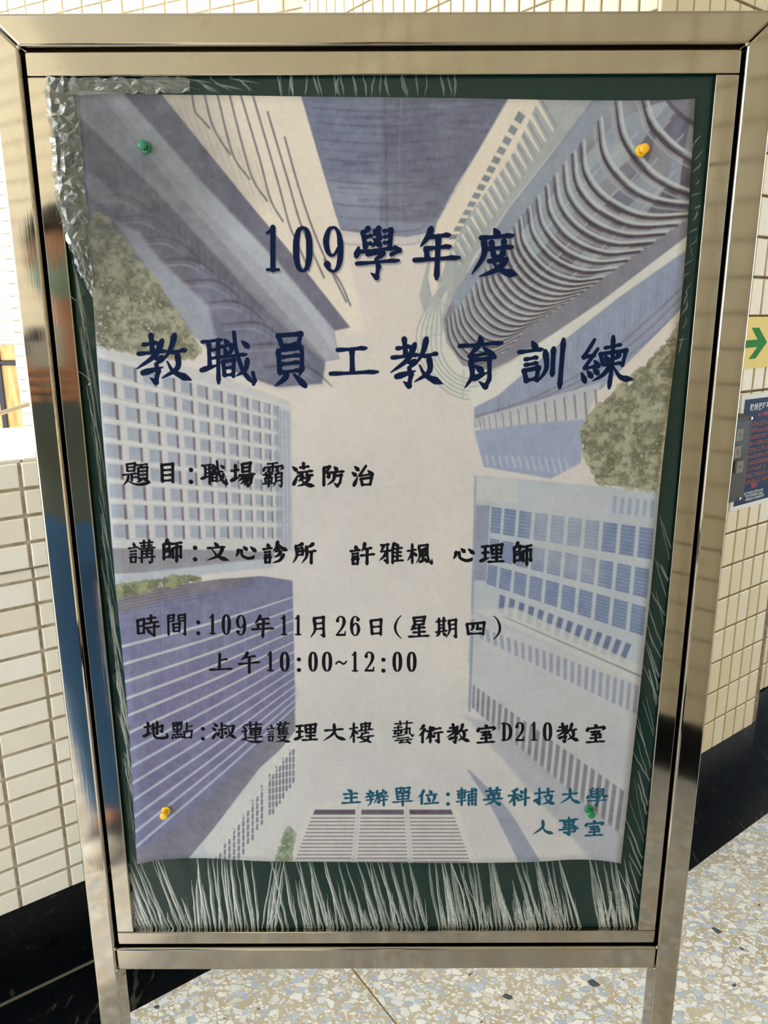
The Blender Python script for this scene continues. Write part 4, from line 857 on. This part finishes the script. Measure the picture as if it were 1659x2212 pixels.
# ---------------------------------------------------------------- push pins
def pin(px, py, col, label):
    c = on_plane(px, py, PD-.0008); m = mat('pin_plastic_'+('green' if col[1] > col[0] else 'yellow'), col, .25, 0., Transmission_Weight=.15, Coat_Weight=.4)
    o = empty('push_pin', (c[0], PD-.0008, c[2]+H)); tag(o, label, 'push pin', 'push pins holding the poster'); o.scale = (1.14,)*3
    bm = bmesh.new(); lathe(bm, [(.0014, .0001), (.0048, .0006), (.0051, .0012), (.0046, .0021), (.0030, .0026)], (0, 0, 0)); b = bmobj('collar', bm, m, o, True)
    bm = bmesh.new(); lathe(bm, [(.0030, .0024), (.0023, .0045), (.0024, .0075), (.0030, .0090)], (0, 0, 0)); bmobj('grip', bm, m, o, True)
    bm = bmesh.new(); lathe(bm, [(.0026, .0088), (.0039, .0095), (.0042, .0105), (.0039, .0115), (.0022, .0121)], (0, 0, 0)); bmobj('head', bm, m, o, True)
    bm = bmesh.new(); tube(bm, [(0, -.0002, 0), (0, .006, 0)], .0005, 8); bmobj('needle', bm, M['steel_h'], o)
pin(315, 319, (0, 120, 84), 'green push pin in the upper left corner of the poster')
pin(1384, 326, (250, 186, 10), 'yellow push pin in the upper right corner of the poster')
pin(359, 1750, (250, 196, 30), 'yellow push pin in the lower left corner of the poster')
pin(1272, 1747, (0, 130, 70), 'green push pin at the lower right over the last line')
# ---------------------------------------------------------------- cling film stretched over the felt board
RF = random.Random(21)
FD = SY+.0131
fl = empty('cling_film', (0, -.0019, H)); fl.parent = st; fl['label'] = 'clear creased plastic film over the green felt'
def fpt(x, y, off=0.):
    p = on_plane(x, y, FD-off); return (p[0], -off, p[2])
x0f, x1f, z0f, z1f = -.318, .318, -.756, .2205; nx, nz_ = 90, 140; V = []
for j in range(nz_):
    for i in range(nx):
        x = x0f+(x1f-x0f)*i/(nx-1); z = z0f+(z1f-z0f)*j/(nz_-1)
        V.append((x, -.0003-.0003*math.sin(x*190+z*40+2*math.sin(z*17)), z))
F = [(j*nx+i, j*nx+i+1, (j+1)*nx+i+1, (j+1)*nx+i) for j in range(nz_-1) for i in range(nx-1)]
link('sheet', mesh('sheet', V, F, True), M['film'], fl)
def ridges(name, lst, m):
    """each fold: points, width (m), height (m); a thin tent-shaped strip"""
    V, F = [], []
    for P, w, h in lst:
        P = np.array(P, float); n = len(P); b = len(V)
        for i in range(n):
            d = P[min(i+1, n-1)]-P[max(i-1, 0)]; d = np.array([-d[2], 0, d[0]]); L = np.linalg.norm(d)+1e-9; d = d/L
            t = i/(n-1); k = max(.12, math.sin(math.pi*min(1, t*1.0+.08))**.5) if n > 2 else 1
            h = min(h, .0009); V += [tuple(P[i]-d*w*k), tuple(P[i]+np.array([0, -h*k, 0])), tuple(P[i]+d*w*k)]
        for i in range(n-1):
            a = b+3*i; F += [(a, a+1, a+4, a+3), (a+1, a+2, a+5, a+4)]
    o = link(name, mesh(name, V, F, True), m, fl); o['kind'] = 'stuff'; return o
def fold(x0, y0, x1, y1, w, h=.0012, bow=0., n=9, jit=1.2):
    P = []
    for i in range(n):
        t = i/(n-1); P.append(fpt(x0+(x1-x0)*t+bow*math.sin(math.pi*t)+RF.uniform(-jit, jit)*(0 < i < n-1), y0+(y1-y0)*t, .0002))
    return (P, w, h)
soft, bright = [], []
# fan of pleats under the poster's lower edge
x = 296.
while x < 1376:
    gapzone = 598 < x < 650 or 905 < x < 960 or 1255 < x < 1290
    lean = 62 if x < 420 else (18 if x < 560 else (-14 if x < 598 else (34+(x-650)*.05 if x < 900 else 30 if x < 1100 else 38)))
    lean += RF.uniform(-14, 14)
    if not gapzone or RF.random() < .25:
        tp = 1850 if RF.random() < .72 else RF.uniform(1890, 1970); f = (2008-tp)/158
        xt = x-lean*f
        soft.append(fold(x, 2009, xt, tp, RF.uniform(.0010, .0028), RF.uniform(.0006, .0016), RF.uniform(-3, 3)))
        if RF.random() < .45: bright.append(fold(x+RF.uniform(1, 4), 2009, xt+RF.uniform(1, 4), tp+RF.uniform(0, 50), RF.uniform(.0002, .0006), .0008, RF.uniform(-2, 2)))
        for _ in range(2):
            if RF.random() < .5:
                y = RF.uniform(1940, 2005); bright.append(fold(x+RF.uniform(-3, 3), 2009, x-lean*.2+RF.uniform(-4, 4), y-12, RF.uniform(.0003, .0006), .0008))
    x += RF.uniform(5, 11)
bright += [fold(975, 1865, 1010, 1995, .0009, .0015, 6), fold(1000, 1870, 1085, 2008, .0005, .001, -22, 12, 2), fold(955, 1866, 985, 2006, .0012, .0014), fold(1320, 1925, 1308, 2008, .0014, .002, 3), fold(1308, 1960, 1296, 2008, .0009, .0015)]
# right margin: long slanting pulls
for i in range(26):
    y = 1180+i*30+RF.uniform(-20, 20); xr = 1494-(y-900)*.103
    L = RF.uniform(60, 170); soft.append(fold(xr-RF.uniform(28, 50), y-L*.6, xr-2, y+L*.4, RF.uniform(.0003, .0010), .0008))
for (x, y, X, Y) in ((1394, 1388, 1424, 1492), (1387, 1432, 1422, 1510), (1415, 1440, 1428, 1475), (1397, 1345, 1412, 1400), (1352, 1880, 1382, 1975), (1336, 1880, 1372, 1960), (1374, 1560, 1396, 1620)): bright.append(fold(x, y, X, Y, .0004, .0006, 0, 6, .5))
for i in range(18):
    y = 320+i*26; xr = 1528-(y-300)*.095; soft.append(fold(xr-RF.uniform(6, 34), y, xr-RF.uniform(0, 14), y-RF.uniform(4, 40), RF.uniform(.0003, .0009), .0007, RF.uniform(-6, 6)))
# left margin: pulls running down towards the corner
for i in range(46):
    y = 620+i*27+RF.uniform(-14, 14); xl = 148+(y-600)*.1045; L = RF.uniform(70, 190)
    a = RF.uniform(2, 16); soft.append(fold(xl+a, y-L*.6, xl+a+L*.12+RF.uniform(0, 12), y+L*.4, RF.uniform(.0004, .0011), .0009, RF.uniform(-2, 2)))
for i in range(26):
    y = 1290+RF.uniform(0, 420); xl = 150+(y-600)*.1045; L = RF.uniform(60, 150)
    bright.append(fold(xl+RF.uniform(3, 10), y-L*.5, xl+RF.uniform(12, 26)+L*.1, y+L*.5, RF.uniform(.0003, .0010), .0010, RF.uniform(-3, 3)))
# top margin: tangled creases left of centre, vertical pulls in the middle
for i in range(30):
    x = RF.uniform(190, 520); soft.append(fold(x, RF.uniform(168, 186), x+RF.uniform(20, 80), RF.uniform(176, 204), RF.uniform(.0003, .0010), .0008, RF.uniform(-5, 5)))
for i in range(24):
    x = RF.uniform(590, 985); soft.append(fold(x, 166, x+RF.uniform(-8, 16), 210, RF.uniform(.0004, .0014), .0009, RF.uniform(-3, 3)))
ridges('pleats', soft, M['ridge']); ridges('crease_highlights', bright, M['ridge_highlight'])
# crumpled loose edge of the film at the upper left
def crumple(name, cols, rows, fn, seed, amp):
    R = random.Random(seed); V = []
    for j in range(rows):
        for i in range(cols):
            x, y = fn(i/(cols-1), j/(rows-1)); e = 0 < i < cols-1
            V.append(fpt(x+R.uniform(-2.2, 2.2), y+R.uniform(-3, 3), (.0075 if i < cols*.55 else .0032)+R.uniform(0, amp)*(1 if e else .5)))
    F = []
    for j in range(rows-1):
        for i in range(cols-1):
            a, b, c, d = j*cols+i, j*cols+i+1, (j+1)*cols+i+1, (j+1)*cols+i
            F += [(a, b, c), (a, c, d)] if R.random() < .5 else [(a, b, d), (b, c, d)]
    return link(name, mesh(name, V, F), M['crumple'], fl)
def ledge(y): return np.interp(y, [165, 200, 260, 330, 360, 400, 430, 470, 520, 570, 640, 720], [100, 97, 103, 113, 112, 117, 119, 130, 144, 162, 198, 210])
def redge(y): return 163+(y-195)*.082+3
crumple('crumpled_edge', 8, 52, lambda u, v: ((lambda y: (ledge(y)*(1-u)+redge(y)*u, y))(167+(640-167)*v)), 4, .005)
crumple('crumpled_corner', 26, 5, lambda u, v: (150+u*260, 168+v*(36-u*4)), 6, .0022)
bits = [fold(112, 171, 138, 178, .0007, .001), fold(286, 183, 302, 178, .0022, .001, 0, 5), fold(343, 196, 358, 190, .0016, .001, 0, 5), fold(167, 424, 176, 424, .0024, .001, 0, 5), fold(147, 232, 152, 228, .0018, .001, 0, 4),
        fold(140, 250, 178, 282, .0005, .001), fold(150, 300, 175, 277, .0006, .001), fold(133, 430, 138, 437, .0012, .001, 0, 4), fold(160, 640, 172, 652, .0004, .001), fold(176, 800, 206, 822, .0004, .0008), fold(196, 830, 204, 826, .0008, .001, 0, 4), fold(154, 500, 185, 450, .0006, .0012), fold(165, 560, 186, 500, .0004, .001)]
for k in range(46):
    y = RF.uniform(180, 600); x = RF.uniform(ledge(y)+4, redge(y)-3); a = RF.uniform(0, 6.28); L = RF.uniform(5, 20); bits.append(fold(x, y, x+L*math.cos(a)*.5, y+L*abs(math.sin(a)), RF.uniform(.0002, .0006), .001, RF.uniform(-2, 2), 5))
for P, w, h in bits:
    for q in range(len(P)): P[q] = (P[q][0], P[q][1]-.0085 if P[q][0] < -.30 else P[q][1]-.003, P[q][2])
ridges('loose_glints', bits, M['ridge_highlight'])
# ---------------------------------------------------------------- two people whose reflections show in the steel
def skin(name, J, E_, root, m, parent, sub=2):
    ks = list(J); me = bpy.data.meshes.new(name); me.from_pydata([J[k][:3] for k in ks], [(ks.index(a), ks.index(b)) for a, b in E_], []); me.update()
    o = link(name, me, m, parent); sk_ = o.modifiers.new('skin', 'SKIN'); sk_.use_smooth_shade = True; sk_.branch_smoothing = .3
    for v, k in zip(me.skin_vertices[0].data, ks):
        r = J[k][3]; v.radius = r if hasattr(r, '__len__') else (r, r); v.use_root = (k == root)
    o.modifiers.new('sub', 'SUBSURF').levels = sub; o.modifiers['sub'].render_levels = sub; return o
def chain(*k): return list(zip(k[:-1], k[1:]))
def ell(name, c, r, m, parent, cut=None):
    bm = bmesh.new(); bmesh.ops.create_uvsphere(bm, u_segments=24, v_segments=16, radius=1)
    for v in bm.verts: v.co = Vector((c[0]+v.co.x*r[0], c[1]+v.co.y*r[1], c[2]+v.co.z*r[2]))
    if cut: bmesh.ops.delete(bm, geom=[v for v in bm.verts if cut(v.co)], context='VERTS')
    return bmobj(name, bm, m, parent, True)
skinm = mat('skin', (206, 150, 118), .5, 0., Subsurface_Weight=.05); hairm = mat('hair', (22, 18, 18), .5); white = mat('shoe_white', (236, 234, 230), .5); sole = mat('shoe_canvas', (38, 40, 52), .8)
def person(x, y, turn, hh, shirt, trousers, label, maskc, cam_h, hands_y, long_hair, lx=0.):
    """standing, both hands holding a phone upright in front of the face; local +y is forwards"""
    s = hh/1.70; o = empty('person', (x, y, 0)); o.rotation_euler = (0, 0, turn); o.scale = (s,)*3; tag(o, label, 'person')
    hz = cam_h/s; hy = hands_y/s
    J = {'pel': (0, 0, .93, (.145, .10)), 'waist': (0, .0, 1.08, (.125, .09)), 'chest': (0, 0, 1.27, (.15, .105)), 'neck0': (0, -.005, 1.41, (.075, .06)), 'neck': (0, .01, 1.48, (.052, .052)),
         'jaw': (0, .035, 1.535, (.058, .072)), 'skull': (0, .03, 1.61, (.072, .09)), 'crown': (0, .015, 1.665, (.055, .068)),
         'sR': (.165, 0, 1.37, .058), 'sL': (-.165, 0, 1.37, .058), 'eR': (.25, .06, hz-.24, .040), 'eL': (-.25, .06, hz-.24, .040),
         'wR': (.085, hy-.03, hz-.07, (.024, .028)), 'wL': (-.085, hy-.03, hz-.07, (.024, .028)), 'pR': (.056, hy-.006, hz-.012, (.015, .034)), 'pL': (-.056, hy-.006, hz-.012, (.015, .034)),
         'hR': (.095, 0, .88, .088), 'hL': (-.095, 0, .88, .088), 'kR': (.11+lx*.5, .02, .49, .055), 'kL': (-.11+lx*.5, .02, .49, .055), 'aR': (.12+lx, 0, .09, .036), 'aL': (-.12+lx, 0, .09, .036), 'tR': (.13+lx, .10, .04, .026), 'tL': (-.13+lx, .10, .04, .026)}
    E_ = chain('pel', 'waist', 'chest', 'neck0', 'neck', 'jaw', 'skull', 'crown')+chain('chest', 'sR', 'eR', 'wR', 'pR')+chain('chest', 'sL', 'eL', 'wL', 'pL')+chain('pel', 'hR', 'kR', 'aR', 'tR')+chain('pel', 'hL', 'kL', 'aL', 'tL')
    for sd, S in ((1, 'R'), (-1, 'L')):
        for k, (dz, ln) in enumerate(((.030, .9), (.010, 1.), (-.011, .95), (-.031, .8))):
            if sd < 0: ln *= .8
            a, b, c = f'f{S}{k}a', f'f{S}{k}b', f'f{S}{k}c'
            J[a] = (sd*.047, hy+.012, hz-.01+dz, .0088); J[b] = (sd*(.047-.034*ln), hy+.020, hz-.008+dz, .0082); J[c] = (sd*(.047-.058*ln), hy+.0185, hz-.012+dz, .0068); E_ += chain('p'+S, a, b, c)
        J[f't{S}a'] = (sd*.045, hy-.022, hz+.012, .0100); J[f't{S}b'] = (sd*.022, hy-.020, hz+.034, .0085); E_ += chain('p'+S, f't{S}a', f't{S}b')
    skin('body', J, E_, 'pel', skinm, o)
    Sj = {k: J[k] for k in ('pel', 'waist', 'chest', 'sR', 'sL')}; Sj = {k: (*v[:3], tuple(r+.014 for r in (v[3] if hasattr(v[3], '__len__') else (v[3],)*2))) for k, v in Sj.items()}
    Sj['collar'] = (0, 0, 1.425, (.085, .072)); Sj['pel'] = (0, 0, .84, (.185, .14))
    for S, sg_ in (('R', 1), ('L', -1)):
        a, b = np.array(J['s'+S][:3]), np.array(J['e'+S][:3]); Sj['u'+S] = (*(a*.45+b*.55), .058)
    skin('shirt', Sj, chain('pel', 'waist', 'chest', 'collar')+chain('chest', 'sR', 'uR')+chain('chest', 'sL', 'uL'), 'pel', shirt, o)
    Tj = {'top': (0, 0, 1.04, (.150, .112)), 'pel': (0, 0, .93, (.165, .120)), 'hR': (.095, 0, .86, .104), 'hL': (-.095, 0, .86, .104), 'kR': (.11+lx*.5, .02, .49, .076), 'kL': (-.11+lx*.5, .02, .49, .076), 'aR': (.12+lx, -.005, .03, .070), 'aL': (-.12+lx, -.005, .03, .070)}
    skin('trousers', Tj, chain('pel', 'top')+chain('pel', 'hR', 'kR', 'aR')+chain('pel', 'hL', 'kL', 'aL'), 'pel', trousers, o)
    ell('hair', (0, .005, 1.632), (.088, .108, .098 if not long_hair else .10), hairm, o, lambda c: (c.y > .045 and c.z < 1.665) or c.z < 1.55)
    for sd in (1, -1):
        e = ell('eye', (sd*.031, .112, 1.606), (.0135, .008, .0085), mat('eye_white', (236, 232, 226), .2), o); ell('iris', (sd*.031, .1185, 1.606), (.006, .003, .006), hairm, e)
        ell('ear', (sd*.077, .025, 1.595), (.011, .02, .032), skinm, o)
    ell('nose', (0, .124, 1.578), (.013, .017, .022), skinm, o); ell('mouth', (0, .108, 1.543), (.022, .009, .006), mat('lips', (168, 92, 84), .5), o)
    if maskc: ell('face_mask', (0, .062, 1.556), (.068, .078, .052), mat('mask_cloth', maskc, .8), o, lambda c: c.y < .045)
    for sd in (1, -1):
        bm = bmesh.new(); cx = sd*.13+lx; rings = []
        for yy, w, h in ((-.085, .028, .05), (-.06, .038, .10), (0, .042, .10), (.05, .044, .085), (.10, .048, .062), (.15, .046, .048), (.175, .034, .040), (.186, .015, .03)):
            rings.append([bm.verts.new((cx+w*math.cos(a*math.pi/6), yy, max(0.004, h*.5+h*.5*math.sin(a*math.pi/6)))) for a in range(12)])
        for a, b in zip(rings[:-1], rings[1:]):
            for k in range(12): bm.faces.new((a[k], a[(k+1) % 12], b[(k+1) % 12], b[k]))
        bm.faces.new(rings[0][::-1]); bm.faces.new(rings[-1]); sh = bmobj('shoe', bm, sole, o, True)
        ell('toe_cap', (cx, .142, .024), (.050, .050, .030), white, sh, lambda c: c.z < .002)
        bm = bmesh.new(); P = [(cx+.052*math.cos(a)*(1 if abs(math.sin(a)) < .9 else .8), .045+.148*math.sin(a)) for a in np.linspace(0, 2*math.pi, 24, endpoint=False)]
        f = bm.faces.new([bm.verts.new((a, b, .0)) for a, b in P]); r = bmesh.ops.extrude_face_region(bm, geom=[f])
        for v in r['geom']:
            if isinstance(v, bmesh.types.BMVert): v.co.z += .02
        bmobj('sole', bm, white, sh)
        for k in range(4): ell('lace', (cx, .035+.02*k, .088-.010*k), (.026, .004, .004), white, sh)
    c_, s_ = math.cos(turn), math.sin(turn); ph = empty('phone', (x-hands_y*s_, y+hands_y*c_, cam_h+.045)); ph.rotation_euler = (0, 0, turn)
    return o, ph
jean_a = mat('blue_denim', (70, 120, 176), .9); jean_b = mat('pale_denim', (150, 178, 206), .9); tee_a = mat('grey_cotton', (104, 116, 112), .9); tee_b = mat('brown_cotton', (104, 76, 58), .9)
def phone_parts(ph, label, front):
    tag(ph, label, 'phone')
    bm = bmesh.new(); box(bm, -.036, .036, -.004, .004, -.074, .074, .003); bmobj('case', bm, front, ph)
    bm = bmesh.new(); box(bm, -.033, .033, -.0052, -.004, -.070, .070, .0004); bmobj('screen', bm, mat('phone_glass', (12, 14, 18), .08), ph)
    bm = bmesh.new(); box(bm, -.031, -.005, .004, .006, .040, .068, .0008); cb_ = bmobj('camera_block', bm, M['gap'], ph)
    for dx, dz in ((-.024, .060), (-.012, .048), (-.024, .048)):
        bm = bmesh.new(); tube(bm, [(dx, .005, dz), (dx, .0072, dz)], .0045, 14); bmobj('lens', bm, M['dark_metal'], cb_)
pa, fa = person(-.80, -.42, math.radians(-8), 1.74, tee_a, jean_a, 'person in grey shirt, blue jeans and canvas shoes, mirrored in the left steel post', (150, 190, 178), 1.36, .27, True, .10)
phone_parts(fa, 'phone held up by the person in the grey shirt', mat('phone_silver', (196, 196, 200), .3, .6))
pb, fb = person(0.0, -.27, 0., 1.66, tee_b, jean_b, 'person in brown shirt and pale jeans holding the phone that takes the photograph', None, 1.44, .222, False)
phone_parts(fb, 'phone held straight behind the photographing viewpoint', mat('phone_black', (30, 30, 34), .3))
